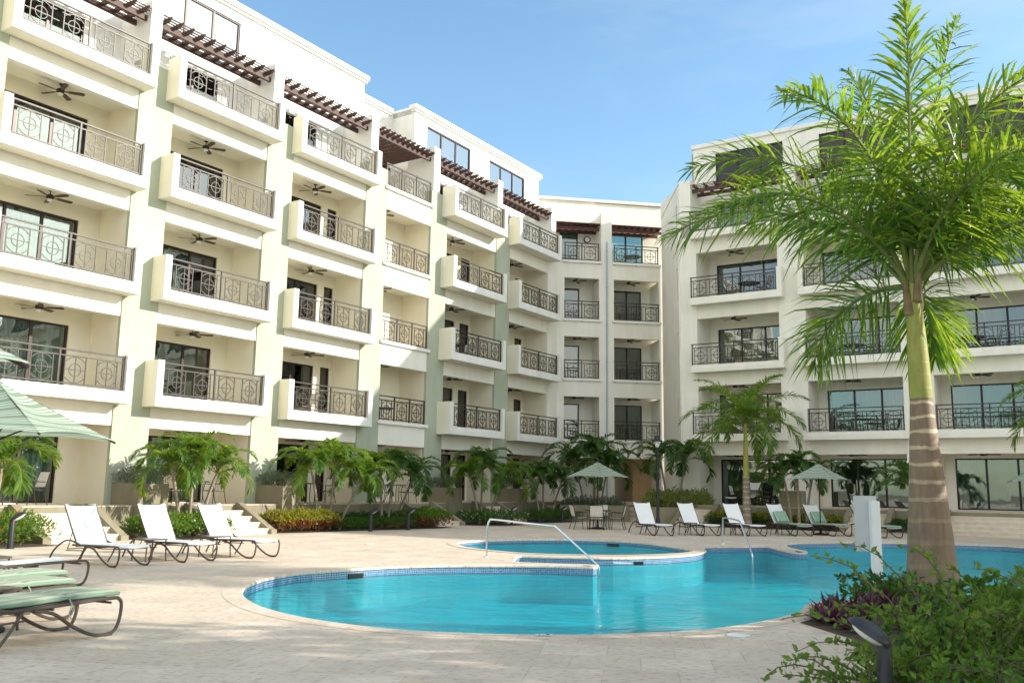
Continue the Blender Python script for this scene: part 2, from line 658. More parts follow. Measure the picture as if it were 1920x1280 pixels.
def wing(name, label, org, ang, bays, x0, x1, ypier, yback, depth, pier_mat, inner, spandrel, fmt, fans, fanlabel, solid_left=None):
    root = thing(name, (org[0], org[1], 0), ang, label, 'apartment building', 'wings of the hotel around the pool')
    Mw = root.matrix_basis.copy()
    Mw = Matrix.Translation((org[0], org[1], 0)) @ Matrix.Rotation(ang, 4, 'Z')
    wl = MB()
    # 0 inner, 1 ceiling, 2 spandrel, 3 room
    yw = yback
    for k in range(1, 6):
        # floor plates and ceilings
        zt = FL(k)
        if k > 1:
            wl.i = 1
            wl.box(x0, x1, ypier + 0.28, depth, CE(k - 1), zt)
            for by in bays:
                a, c = by['op']
                wl.i = 2
                if by.get('box'):
                    wl.box(a - 0.02, c + 0.02, ypier + 0.04, ypier + 0.28, BB(k - 1), zt - 0.004)
                else:
                    wl.box(a - 0.02, c + 0.02, ypier + 0.02, ypier + 0.28, BB(k - 1), zt + 0.1)
    for k in range(1, 6):
        z0, z1 = FL(k), (CE(k) if k < 5 else TOP - 2.3)
        if k == 5:
            continue
        wl.i = 0
        holes = []
        for by in bays:
            for (a, c, n, cu) in by['doors']:
                holes.append((a, c, z0 + 0.02, z0 + 2.08))
        holes_wall(wl, x0, x1, yw, yw + 0.16, z0, z1, holes)
        # side walls of the loggias
        edges = [x0] + sum(([by['op'][0], by['op'][1]] for by in bays), []) + [x1]
        for i in range(0, len(edges), 2):
            a, c = edges[i], edges[i + 1]
            if c - a > 0.02:
                wl.box(a, c, ypier + 0.12, yw, z0, z1)
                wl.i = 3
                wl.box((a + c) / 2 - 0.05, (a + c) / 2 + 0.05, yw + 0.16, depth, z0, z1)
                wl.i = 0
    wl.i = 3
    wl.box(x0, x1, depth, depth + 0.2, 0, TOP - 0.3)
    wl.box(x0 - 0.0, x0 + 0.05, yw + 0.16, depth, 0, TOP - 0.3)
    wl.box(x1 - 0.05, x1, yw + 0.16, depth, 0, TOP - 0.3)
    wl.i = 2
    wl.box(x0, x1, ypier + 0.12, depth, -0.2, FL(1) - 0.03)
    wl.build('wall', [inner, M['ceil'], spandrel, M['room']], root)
    # piers: full-height strips between the openings
    edges = [x0] + sum(([by['op'][0], by['op'][1]] for by in bays), []) + [x1]
    for i in range(0, len(edges), 2):
        a, c = edges[i], edges[i + 1]
        if c - a < 0.05:
            continue
        p = MB()
        p.box(a, c, ypier, ypier + 0.12, 0, ZB(5) + 1.0)
        p.box(a, c, ypier + 0.12, ypier + 0.4, ZB(5) + 0.21, ZB(5) + 1.0)
        wide_last = (i == len(edges) - 2 or i == 0)
        p.build('pier', pier_mat if not wide_last else solid_left or pier_mat, root)
    for bi, by in enumerate(bays):
        a, c = by['op']
        for k in range(1, 6):
            z0 = FL(k)
            if k < 5:
                for di, (da, dc, n, cu) in enumerate(by['doors']):
                    rr = random.Random(bi * 31 + k * 7 + di * 3 + len(name))
                    cc = cu(rr) if callable(cu) else cu
                    if k == 1 and fmt == 'bronze':
                        cc = (0, 1)
                    door(root, da, dc, z0 + 0.02, z0 + 2.08, yw + 0.05, n, cc, fmt, seed=bi * 5 + k)
            if k > 1:
                if by.get('box'):
                    xa, xb = by['box']
                    lp, rp = by.get('posts', (True, True))
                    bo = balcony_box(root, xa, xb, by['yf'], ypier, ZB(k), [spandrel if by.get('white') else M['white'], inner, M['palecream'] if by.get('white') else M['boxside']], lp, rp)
                    ra, rb = xa + (0.24 if lp else 0.02), xb - (0.24 if rp else 0.02)
                    put('railing', rail_mesh(rb - ra, by.get('npan', 4), 3), bo, (ra, by['yf'] + 0.12, ZB(k) + 0.33 - 0.13))
                else:
                    bo = MB()
                    bo.box(a - 0.1, c + 0.1, ypier - 0.09, ypier + 0.25, ZB(k) + 0.21, ZB(k) + 0.34)
                    bo = bo.build('sill', M['white'], root)
                    put('railing', rail_mesh(c - a, by.get('npan', 3), by.get('npost', 4)), bo, (a, ypier + 0.06, ZB(k) + 0.34 - 0.13))
            if k < 5 and fans(bi):
                lx, ly = by.get('fan', ((a + c) / 2, (ypier + yw) / 2 + 0.1))
                wpt = Mw @ Vector((lx, ly, CE(k)))
                place_fan(wpt, (bi * 1.3 + k * 0.7), fanlabel(bi, k))
    return root, Mw


def cur_any(rr):
    q = rr.random()
    return (0, 1) if q < 0.55 else ((0.4, 1) if q < 0.75 else ((0, 0.4) if q < 0.9 else None))


# ---------------------------------------------------------------- left wing (sunlit)
LO, LANG = (-5.235, 34.361), math.atan2(0.84, 0.5425)
_e = (math.cos(LANG), math.sin(LANG))


def LW(s, n, z=0.0):
    """left-wing coordinates: s along the facade, n out into the court"""
    return Vector((LO[0] + s * _e[0] + n * _e[1], LO[1] + s * _e[1] - n * _e[0], z))


lb = [
    dict(op=(-25.3, -21.4), box=(-25.6, -21.25), yf=-0.08, doors=[(-25.0, -22.1, 3, cur_any)]),
    dict(op=(-19.9, -15.6), box=(-20.2, -15.45), yf=-0.08, doors=[(-19.5, -16.3, 3, cur_any)]),
    dict(op=(-14.3, -10.38), box=(-14.55, -10.22), yf=-0.07, doors=[(-14.25, -11.05, 3, cur_any)]),
    dict(op=(-9.18, -5.33), box=(-9.48, -5.19), yf=-0.12, doors=[(-9.15, -5.98, 3, cur_any)]),
    dict(op=(-4.13, -0.25), box=(-4.22, 0.02), yf=0.0, doors=[(-3.4, -1.2, 2, cur_any), (-0.85, -0.35, 1, (0, 1))]),
    dict(op=(0.96, 3.88), box=None, yf=0.5, npan=3, npost=4, doors=[(-0.25 + 1.3, 1.9, 1, (0, 1))], fan=(1.35, 1.2)),
    dict(op=(5.03, 8.97), box=(4.65, 8.81), yf=-0.22, doors=[(5.4, 7.7, 2, cur_any), (8.1, 8.85, 1, None)], fan=(6.4, 1.2)),
    dict(op=(10.12, 13.77), box=(10.01, 14.07), yf=-0.15, doors=[(10.5, 12.3, 2, cur_any), (12.9, 13.6, 1, None)], fan=(11.4, 1.2)),
]
BAYN = ['', '', 'first', 'second', 'third', 'fourth', 'fifth', 'sixth']
STO = ['', 'ground floor terrace', 'second floor balcony', 'third floor balcony', 'fourth floor balcony', 'top floor']
left, LM = wing('apartment_building', 'long sunlit hotel wing on the left with sage green piers and white box balconies', LO, LANG, lb,
                -26.5, 14.75, 0.5, 1.95, 5.5, M['green'], M['cream'], M['palecream'], 'bronze', lambda b: b >= 2,
                lambda b, k: 'dark ceiling fan over the %s, %s bay from left, sunlit wing' % (STO[k], BAYN[b]), M['palecream'])

# top storey: terrace wall, penthouse, parapets, fins, pergolas
pw = MB()


def penthouse(b, x0, x1, y, holes, ztop=TOP):
    holes_wall(b, x0, x1, y, y + 0.2, FL(5), ztop, holes)


pent_win = [(-22.5, -18.5), (-16.5, -12.6), (-9.0, -5.6), (5.3, 8.75), (10.4, 13.75)]
PZ = (15.98, 17.82)
dl = [(-13.6, -11.4), (-8.4, -6.4), (-3.3, -1.6)]
h1 = [(a, c, *PZ) for a, c in pent_win[:3]]
d5 = [(a, c, FL(5) + 0.02, FL(5) + 2.08) for a, c in [(-14.2, -11.4), (-4.0, -1.9)]]
# windows and doors overlap in plan, so the wall is laid in two courses
ZM = 15.75
pb = MB()
holes_wall(pb, -26.5, 1.0, 2.0, 2.2, FL(5), ZM, [(a, c, FL(5) + 0.02, FL(5) + 2.08) for a, c in dl])
holes_wall(pb, -26.5, 1.0, 2.0, 2.2, ZM, TOP, h1)
holes_wall(pb, 4.4, 15.2, 2.0, 2.2, FL(5), ZM, [(5.4, 7.6, FL(5) + 0.02, FL(5) + 2.08), (10.6, 12.5, FL(5) + 0.02, FL(5) + 2.08)])
holes_wall(pb, 4.4, 15.2, 2.0, 2.2, ZM, TOP, [(a, c, *PZ) for a, c in pent_win[3:]])
holes_wall(pb, 0.8, 4.6, 3.3, 3.5, FL(5), TOP, [(1.35, 3.9, 16.35, 17.05)])
pb.box(0.8, 1.0, 2.2, 3.3, FL(5), TOP)
pb.box(4.4, 4.6, 2.2, 3.3, FL(5), TOP)
pb.box(15.0, 15.2, 2.2, 5.4, FL(5), TOP)
pb.box(-26.5, 15.2, 3.5, 5.6, TOP - 0.35, TOP - 0.1)
pb.box(-26.5, 1.0, 2.2, 3.5, TOP - 0.35, TOP - 0.1)
pb.box(4.4, 15.2, 2.2, 3.5, TOP - 0.35, TOP - 0.1)
# shallow vertical control joints
for x in (-0.9, 9.75):
    pb.box(x, x + 0.06, 1.985, 2.0, ZM, TOP - 0.3)
pb.build('penthouse_wall', M['white'], left)
for x0, x1, y in ((-26.6, 1.15, 1.85), (4.25, 15.35, 1.85), (1.15, 4.25, 3.15)):
    c = MB()
    c.box(x0, x1, y, y + 0.4, TOP - 0.16, TOP + 0.04)
    c.box(x0 + 0.05, x1 - 0.05, y + 0.07, y + 0.3, TOP - 0.26, TOP - 0.16)
    c.build('cornice', M['white'], left)
c = MB()
c.box(15.0, 15.35, 2.25, 5.6, TOP - 0.16, TOP + 0.04)
c.build('cornice', M['white'], left)
for i, (a, c_) in enumerate(pent_win):
    door(left, a, c_, PZ[0], PZ[1], 2.04, 3, None, 'bronze', 'glassmir', name='window')
door(left, 1.35, 3.9, 16.35, 17.05, 3.34, 3, None, 'bronze', 'glassdk', name='window')
for i, (a, c_) in enumerate(dl + [(5.4, 7.6), (10.6, 12.5)]):
    door(left, a, c_, FL(5) + 0.02, FL(5) + 2.08, 2.05, 2, (0, 1) if i % 2 else (0.4, 1), 'bronze', seed=i)
for a, c_ in ((-20.7, -20.3), (-15.4, -15.0), (-10.2, -9.8), (-5.2, -4.76), (-0.08, 0.34), (4.0, 4.43), (9.0, 9.42), (14.1, 14.56)):
    f = MB()
    yb = 3.3 if a in (-0.08,) else 2.0
    f.box(a, c_, 0.5, 2.0, ZB(5) + 0.95, 16.1)
    f.box(a, c_, 0.9, 2.0, FL(5), ZB(5) + 0.95)
    if a in (-0.08, 4.0):
        pass
    f.build('dividing_wall', M['white'], left)
for a, c_, yb in ((-20.3, -15.4, 1.45), (-15.0, -10.2, 1.45), (-9.8, -5.2, 1.45), (-4.76, -0.08, 1.45), (0.34, 4.0, 3.25), (4.43, 9.0, 1.45), (9.42, 14.1, 1.45)):
    pergola(left, a + 0.004, c_ - 0.004, 0.42, yb, 15.62, 'wood', 11, 7 if yb < 2 else 15, 2)

# ---------------------------------------------------------------- right wing (in shade)
RO, RANG = (8.212, 41.527), math.atan2(-0.5425, 0.84)
_f = (math.cos(RANG), math.sin(RANG))


def RW(s, n, z=0.0):
    return Vector((RO[0] + s * _f[0] + n * _f[1], RO[1] + s * _f[1] - n * _f[0], z))


rb = []
for i in range(9):
    q = 4.98 * i
    rb.append(dict(op=(q + 0.18, q + 4.0), box=(q + 0.0, q + 4.28), yf=0.0, npan=5, posts=(i > 0, True), white=True,
                   doors=[(q + 0.55, q + 3.95, 3, cur_any)], fan=(q + 1.7, 1.1)))
right, RM = wing('apartment_building', 'cream hotel wing on the right in shade behind the tall palm', RO, RANG, rb,
                 -0.7, 45.0, 0.45, 2.2, 6.0, M['palecream'], M['palecream'], M['palecream'], 'black', lambda b: b <= 2,
                 lambda b, k: 'dark ceiling fan over the %s, %s bay from corner, shaded wing' % (STO[k], ORD[b + 1]))
pb = MB()
rh = [(5.0 * i + 0.6, 5.0 * i + 3.92) for i in range(9)]
holes_wall(pb, -0.55, 45, 2.2, 2.4, FL(5), ZM, [(a, c, FL(5) + 0.02, FL(5) + 2.08) for a, c in rh])
holes_wall(pb, -0.55, 45, 2.2, 2.4, ZM, TOP, [(a, c, 16.2, 17.88) for a, c in rh])
pb.box(-0.55, -0.35, 2.4, 5.8, FL(5), TOP)
pb.box(-0.55, 45, 2.4, 6.0, TOP - 0.35, TOP - 0.1)
pb.build('penthouse_wall', M['palecream'], right)
c = MB()
c.box(-0.62, 45, 2.1, 2.45, TOP - 0.16, TOP + 0.04)
c.box(-0.62, -0.3, 2.45, 6.0, TOP - 0.16, TOP + 0.04)
c.build('cornice', M['white'], right)
for i, (a, c_) in enumerate(rh):
    door(right, a, c_, 16.2, 17.88, 2.24, 3, None, 'black', 'glassdk', name='window')
    door(right, a, c_, FL(5) + 0.02, FL(5) + 2.08, 2.25, 3, (0, 1), 'black', seed=i)
    f = MB()
    f.box(4.98 * i - 0.6, 4.98 * i - 0.05, 0.45, 2.2, FL(5), 16.12)
    f.build('dividing_wall', M['palecream'], right)
    pergola(right, 4.98 * i - 0.046, 4.98 * (i + 1) - 0.604, 0.4, 1.6, 15.7, 'wooddk', 9, 6, 2)

# ---------------------------------------------------------------- corner wing
CO, CANG = (2.673, 46.983), math.atan2(0.167, 0.986)
_g = (math.cos(CANG), math.sin(CANG))


def CW(s, n, z=0.0):
    return Vector((CO[0] + s * _g[0] + n * _g[1], CO[1] + s * _g[1] - n * _g[0], z))


corner = thing('apartment_building', (*CO, 0), CANG, 'narrow pale corner block with a blue downpipe joining the two wings', 'apartment building', 'wings of the hotel around the pool')
CM = Matrix.Translation((*CO, 0)) @ Matrix.Rotation(CANG, 4, 'Z')
ops = [(0.07, 1.96), (2.77, 5.26)]
cd = [(0.35, 1.25, 1), (3.1, 4.75, 2)]
X0, X1 = -0.55, 5.75
wl = MB()
for k in range(1, 6):
    z0 = FL(k)
    zt = ZB(k) + 0.31 if k > 1 else 0.82
    zprev = BB(k - 1) if k > 1 else -0.2
    wl.i = 0
    wl.box(X0, X1, 0.1, 0.32, zprev, zt)                       # spandrel band
    if k < 5:
        edges = [X0, ops[0][0], ops[0][1], ops[1][0], ops[1][1], X1]
        for i in (0, 2, 4):
            wl.box(edges[i], edges[i + 1], 0.1, 1.6 if k > 1 or i < 4 else 1.6, zt, BB(k))
        if k > 1:
            holes_wall(wl, X0, X1, 1.6, 1.76, z0, CE(k), [(a, c, z0 + 0.02, z0 + 2.1) for a, c, n in cd])
        else:
            wl.box(X0, ops[1][0] - 0.3, 1.6, 1.76, z0, CE(k))
    wl.i = 1
    if k > 1:
        wl.box(X0, X1, 0.32, 5.5, CE(k - 1), z0)
wl.i = 0
wl.box(2.08, 2.66, 0.1, 1.5, ZB(5) + 0.31, 16.12)              # divider on the top terrace
wl.box(X0 - 2.0, 2.08, 1.5, 1.7, FL(5), 17.15)
wl.box(2.08, X1 + 0.4, 1.52, 1.7, FL(5) + 2.15, 17.1)
wl.box(2.08, 2.9, 1.52, 1.7, FL(5), FL(5) + 2.15)
wl.box(4.85, X1 + 0.4, 1.52, 1.7, FL(5), FL(5) + 2.15)
wl.box(X0 - 2.0, X1 + 0.4, 1.4, 1.75, 17.15, 17.3)
wl.i = 2
wl.box(X0, X1, 5.5, 5.7, 3.2, 13)
wl.box(X0, X0 + 0.1, 1.76, 5.5, 3.2, 13.0)
wl.box(X1 - 0.1, X1, 1.76, 5.5, 3.2, 13.0)
wl.i = 3                                                       # passage under the block
wl.box(4.2, 5.9, 1.6, 1.7, 0.8, CE(1))
wl.box(4.2, 4.35, 1.7, 6.5, 0.8, CE(1))
wl.box(2.35, 2.55, 0.32, 6.5, 0.8, CE(1))
wl.build('wall', [M['palecream'], M['ceil'], M['room'], M['orange']], corner)
for bi, (a, c) in enumerate(ops):
    for k in range(2, 6):
        s = MB()
        s.box(a - 0.1, c + 0.12, 0.0, 0.3, ZB(k) + 0.215, ZB(k) + 0.34)
        so = s.build('sill', M['white'], corner)
        put('railing', rail_mesh(c - a, 2 if bi == 0 else 3, 3), so, (a, 0.12, ZB(k) + 0.2))
        if k < 5:
            da, dc, n = cd[bi]
            door(corner, da, dc, FL(k) + 0.02, FL(k) + 2.1, 1.64, n, (0.5, 1) if (k + bi) % 2 else None, 'black', seed=k)
            place_fan(CM @ Vector(((a + c) / 2 - 0.2, 0.85, CE(k))), k * 0.9 + bi, 'dark ceiling fan over the %s, %s bay of corner block' % (STO[k], ('narrow left', 'wider right')[bi]))
door(corner, 0.1, 1.1, FL(5), FL(5) + 2.1, 1.42, 1, (0, 1), 'black')
door(corner, 2.9, 4.85, FL(5), FL(5) + 2.1, 1.56, 2, None, 'black')
pergola(corner, -0.5, 2.076, 0.2, 1.4, 15.4, 'wooddk', 7, 9, 2, (0.03, 0.10))
pergola(corner, 2.664, 5.6, 0.2, 1.4, 15.4, 'wooddk', 8, 9, 2, (0.03, 0.10))
p = MB()
p.tube([(2.37, 0.04, 0.9), (2.37, 0.04, 14.5)], 0.045, 8)
for z in range(2, 15, 2):
    p.box(2.31, 2.43, 0.03, 0.1, z, z + 0.05)
p.build('downpipe', M['pipe'], corner, True)
# side wall running forward from the corner block to the shaded wing
A, B = (8.02, 47.95), (7.93, 42.2)
inv = CM.inverted()
ang = math.atan2(B[1] - A[1], B[0] - A[0])
L = math.hypot(B[0] - A[0], B[1] - A[1])
sw = MB()
slit = []
for k in range(1, 6):
    slit.append((FL(k) + 0.3, FL(k) + 1.9))
holes = []
zz = 0
sw.box(0, L - 1.0, 0, 0.3, 0, 16.2)
sw.box(L - 0.72, L, 0, 0.3, 0, 16.0)
zc = 0
for a, c in slit:
    sw.box(L - 1.0, L - 0.72, 0, 0.3, zc, a)
    zc = c
sw.box(L - 1.0, L - 0.72, 0, 0.3, zc, 16.1)
n = 10
cur = [(L * i / n, 16.75 - 0.72 * (0.5 - 0.5 * math.cos(math.pi * min(1, max(0, (i / n - 0.1) / 0.75))))) for i in range(n + 1)]
sw.prism([(0, 16.0)] + [(x, z) for x, z in cur][:-1] + [(L, 16.01), (L, 15.99)], -0.04, 0.34, 1)
so = sw.build('side_wall', M['palecream'], corner)
so.matrix_basis = inv @ Matrix.Translation((A[0], A[1], 0)) @ Matrix.Rotation(ang, 4, 'Z')
for a, c in slit:
    gw = MB()
    gw.box(L - 1.0, L - 0.72, 0.12, 0.16, a, c)
    gp = gw.build('window', M['glassdk'], corner)
    gp.matrix_basis = so.matrix_basis.copy()
# ================================================================= ground, deck, pools
def deckmat():
    m = bpy.data.materials.new('travertine_paving')
    m.use_nodes = True
    t = m.node_tree
    b = t.nodes['Principled BSDF']
    b.inputs['Roughness'].default_value = 0.75
    b.inputs['Specular IOR Level'].default_value = 0.25
    tc = t.nodes.new('ShaderNodeTexCoord')
    mp = t.nodes.new('ShaderNodeMapping')
    mp.inputs['Rotation'].default_value = (0, 0, R(8))
    t.links.new(tc.outputs['Object'], mp.inputs[0])
    br = t.nodes.new('ShaderNodeTexBrick')
    br.inputs['Scale'].default_value = 1.0
    br.inputs['Brick Width'].default_value = 0.60
    br.inputs['Row Height'].default_value = 0.60
    br.inputs['Mortar Size'].default_value = 0.004
    br.inputs['Mortar Smooth'].default_value = 0.1
    br.inputs['Bias'].default_value = 0.0
    br.inputs['Color1'].default_value = (0.62, 0.52, 0.405, 1)
    br.inputs['Color2'].default_value = (0.70, 0.605, 0.49, 1)
    br.inputs['Mortar'].default_value = (0.50, 0.43, 0.345, 1)
    t.links.new(mp.outputs[0], br.inputs['Vector'])
    n1 = t.nodes.new('ShaderNodeTexNoise')
    n1.inputs['Scale'].default_value = 1.4
    n1.inputs['Detail'].default_value = 8
    n1.inputs['Roughness'].default_value = 0.7
    t.links.new(tc.outputs['Object'], n1.inputs['Vector'])
    r1 = t.nodes.new('ShaderNodeValToRGB')
    r1.color_ramp.elements[0].position = 0.3
    r1.color_ramp.elements[0].color = (0.84, 0.83, 0.82, 1)
    r1.color_ramp.elements[1].position = 0.7
    r1.color_ramp.elements[1].color = (1.06, 1.05, 1.03, 1)
    t.links.new(n1.outputs['Fac'], r1.inputs[0])
    mx = t.nodes.new('ShaderNodeMixRGB')
    mx.blend_type = 'MULTIPLY'
    mx.inputs[0].default_value = 1
    t.links.new(br.outputs['Color'], mx.inputs[1])
    t.links.new(r1.outputs[0], mx.inputs[2])
    # travertine pits, stretched along the slab
    mp2 = t.nodes.new('ShaderNodeMapping')
    mp2.inputs['Scale'].default_value = (11, 26, 1)
    mp2.inputs['Rotation'].default_value = (0, 0, R(8))
    t.links.new(tc.outputs['Object'], mp2.inputs[0])
    n2 = t.nodes.new('ShaderNodeTexNoise')
    n2.inputs['Scale'].default_value = 1.0
    n2.inputs['Detail'].default_value = 5
    n2.inputs['Roughness'].default_value = 0.65
    t.links.new(mp2.outputs[0], n2.inputs['Vector'])
    r2 = t.nodes.new('ShaderNodeValToRGB')
    r2.color_ramp.elements[0].position = 0.36
    r2.color_ramp.elements[0].color = (0.62, 0.56, 0.50, 1)
    r2.color_ramp.elements[1].position = 0.47
    r2.color_ramp.elements[1].color = (1, 1, 1, 1)
    t.links.new(n2.outputs['Fac'], r2.inputs[0])
    mx2 = t.nodes.new('ShaderNodeMixRGB')
    mx2.blend_type = 'MULTIPLY'
    mx2.inputs[0].default_value = 0.9
    t.links.new(mx.outputs[0], mx2.inputs[1])
    t.links.new(r2.outputs[0], mx2.inputs[2])
    t.links.new(mx2.outputs[0], b.inputs['Base Color'])
    bp = t.nodes.new('ShaderNodeBump')
    bp.inputs['Strength'].default_value = 0.25
    bp.inputs['Distance'].default_value = 0.01
    t.links.new(n2.outputs['Fac'], bp.inputs['Height'])
    t.links.new(bp.outputs[0], b.inputs['Normal'])
    return m


def tilemat():
    """blue mosaic band: uv = metres along the wall, height"""
    m = bpy.data.materials.new('blue_mosaic')
    m.use_nodes = True
    t = m.node_tree
    b = t.nodes['Principled BSDF']
    b.inputs['Roughness'].default_value = 0.2
    uv = t.nodes.new('ShaderNodeUVMap')
    br = t.nodes.new('ShaderNodeTexBrick')
    br.offset = 0.0
    br.inputs['Scale'].default_value = 1.0
    br.inputs['Brick Width'].default_value = 0.035
    br.inputs['Row Height'].default_value = 0.035
    br.inputs['Mortar Size'].default_value = 0.005
    br.inputs['Color1'].default_value = (0.012, 0.05, 0.16, 1)
    br.inputs['Color2'].default_value = (0.05, 0.22, 0.42, 1)
    br.inputs['Mortar'].default_value = (0.30, 0.38, 0.45, 1)
    t.links.new(uv.outputs[0], br.inputs['Vector'])
    t.links.new(br.outputs['Color'], b.inputs['Base Color'])
    return m


def watermat(name, tint, bumpd=0.13, sc=2.6):
    m = bpy.data.materials.new(name)
    m.use_nodes = True
    t = m.node_tree
    t.nodes.remove(t.nodes['Principled BSDF'])
    tr = t.nodes.new('ShaderNodeBsdfTransparent')
    tr.inputs[0].default_value = (*tint, 1)
    gl = t.nodes.new('ShaderNodeBsdfGlossy')
    gl.inputs['Roughness'].default_value = 0.03
    tc = t.nodes.new('ShaderNodeTexCoord')
    mp = t.nodes.new('ShaderNodeMapping')
    mp.inputs['Scale'].default_value = (0.8, 1.5, 1)
    t.links.new(tc.outputs['Object'], mp.inputs[0])
    n = t.nodes.new('ShaderNodeTexNoise')
    n.inputs['Scale'].default_value = sc
    n.inputs['Detail'].default_value = 5
    n.inputs['Distortion'].default_value = 0.6
    t.links.new(mp.outputs[0], n.inputs['Vector'])
    bp = t.nodes.new('ShaderNodeBump')
    bp.inputs['Strength'].default_value = 0.6
    bp.inputs['Distance'].default_value = bumpd
    t.links.new(n.outputs['Fac'], bp.inputs['Height'])
    t.links.new(bp.outputs[0], gl.inputs['Normal'])
    fr = t.nodes.new('ShaderNodeFresnel')
    fr.inputs['IOR'].default_value = 1.33
    t.links.new(bp.outputs[0], fr.inputs['Normal'])
    fm = t.nodes.new('ShaderNodeMath')
    fm.operation = 'MULTIPLY'
    fm.inputs[1].default_value = 0.68
    t.links.new(fr.outputs[0], fm.inputs[0])
    mix = t.nodes.new('ShaderNodeMixShader')
    t.links.new(fm.outputs[0], mix.inputs[0])
    t.links.new(tr.outputs[0], mix.inputs[1])
    t.links.new(gl.outputs[0], mix.inputs[2])
    t.links.new(mix.outputs[0], t.nodes['Material Output'].inputs[0])
    return m


def plastermat():
    """turquoise pool plaster with random mottling in its tone"""
    m = mat('pool_plaster', (0.004, 0.66, 0.72), 0.7, noise=0.12, nscale=1.2)
    return m


M['deck'] = deckmat()
M['mosaic'] = tilemat()
M['water'] = watermat('pool_water', (0.36, 0.95, 0.97))
M['plaster'] = plastermat()
M['coping'] = mat('travertine_coping', (0.66, 0.555, 0.43), 0.7, noise=0.10, nscale=6, bump=0.2, bscale=60)

main_px = [(453, 1106), (462, 1097), (480, 1089), (505, 1082), (560, 1073), (640, 1067), (720, 1062), (800, 1059.5), (900, 1058.5), (1000, 1059), (1060, 1060.5), (1112, 1062.5),
           (1119, 1060), (1112, 1057.5), (1050, 1056), (985, 1053.5), (962, 1051.5), (966, 1046), (972, 1041.5), (1000, 1042), (1062, 1043.5), (1150, 1045), (1237, 1043), (1296, 1039), (1318, 1034.5), (1324, 1031), (1319, 1027.5), (1324, 1024.5),
           (1360, 1024), (1400, 1024), (1438, 1023.5), (1449, 1026), (1470, 1031), (1492, 1035), (1508, 1035.5), (1513, 1033), (1500, 1030), (1482, 1026), (1473, 1021.5), (1480, 1018.5), (1505, 1017), (1560, 1016), (1620, 1016), (1700, 1017),
           (1800, 1019.5), (1920, 1025)]
main_w = [G(*p) for p in main_px] + [(13.6, 21.2), (14.6, 18.5), (13.0, 16.0), (11.0, 15.0), (9.0, 14.6)]
near_px = [(1700, 1126), (1640, 1124.5), (1600, 1124), (1560, 1124.5), (1535, 1127), (1517, 1131), (1508, 1137), (1500, 1146), (1470, 1155), (1420, 1166), (1360, 1175), (1300, 1181), (1200, 1186), (1100, 1189), (1000, 1189), (900, 1187),
           (800, 1183), (720, 1177), (640, 1168), (560, 1155), (500, 1140), (470, 1127), (456, 1116)]
main_w += [G(*p) for p in near_px]
main_w = smooth_loop(main_w, 3)
spa_px = [(856, 1018.5), (866, 1015.5), (900, 1013), (960, 1011), (1020, 1010.5), (1092, 1011), (1150, 1013), (1208, 1017), (1262, 1024), (1298, 1031), (1290, 1035), (1240, 1038.5), (1179, 1040), (1120, 1040), (1062, 1039), (1010, 1037.5), (963, 1035), (920, 1031), (887, 1027), (866, 1023)]
spa_w = smooth_loop([G(*p) for p in spa_px], 3)


def offset(loop, d):
    P = [Vector(p) for p in loop]
    n = len(P)
    area = sum(P[i].x * P[(i + 1) % n].y - P[(i + 1) % n].x * P[i].y for i in range(n))
    sg = 1 if area > 0 else -1
    out = []
    for i in range(n):
        t = (P[(i + 1) % n] - P[i - 1])
        t.normalize()
        out.append((P[i].x + sg * t.y * d, P[i].y - sg * t.x * d))
    return out


def sheet(outer, holes, z):
    polys = [[Vector((x, y, 0)) for x, y in outer]] + [[Vector((x, y, 0)) for x, y in h] for h in holes]
    tris = tessellate_polygon(polys)
    v = [(p.x, p.y, z) for pl in polys for p in pl]
    b = MB()
    b.v = v
    for t in tris:
        a, c, d = (Vector(v[i]) for i in t)
        if (c - a).cross(d - a).z < 0:
            t = (t[0], t[2], t[1])
        b.f.append(tuple(t))
        b.m.append(0)
    return b


g = sheet([(-900, -700), (900, -700), (900, 1500), (-900, 1500)], [[(-55, -40), (-55, 70), (75, 70), (75, -40)]], -0.02)
tag(g.build('ground', mat('ground_earth', (0.25, 0.23, 0.16), 0.9, noise=0.2, nscale=0.3)), kind='structure')
BED = [G(1500, 1167), (3.05, 8.9), (3.5, 6.9), (2.0, 5.2), (3.2, 3.4), (13, 3.4), (13, 13.5), (8.2, 14.2), G(1640, 1135), G(1552, 1136), G(1552, 1154)]
d = sheet([(-55, -40), (75, -40), (75, 70), (-55, 70)], [offset(main_w, 0.08), offset(spa_w, 0.06)], 0.0)
tag(d.build('pool_deck', M['deck']), kind='structure')


def wall_uv(loop, z0, z1, name, m, parent, flip=False):
    n = len(loop)
    v, f, uvs = [], [], []
    s = 0.0
    for i in range(n):
        a, c = loop[i], loop[(i + 1) % n]
        ds = math.dist(a, c)
        k = len(v)
        v += [(*a, z0), (*c, z0), (*c, z1), (*a, z1)]
        f.append((k, k + 1, k + 2, k + 3))
        uvs += [(s, z0), (s + ds, z0), (s + ds, z1), (s, z1)]
        s += ds
    me = bpy.data.meshes.new(name)
    me.from_pydata(v, [], f)
    me.materials.append(m)
    ul = me.uv_layers.new(name='UVMap')
    for i, q in enumerate(uvs):
        ul.data[i].uv = q
    return put(name, me, parent)


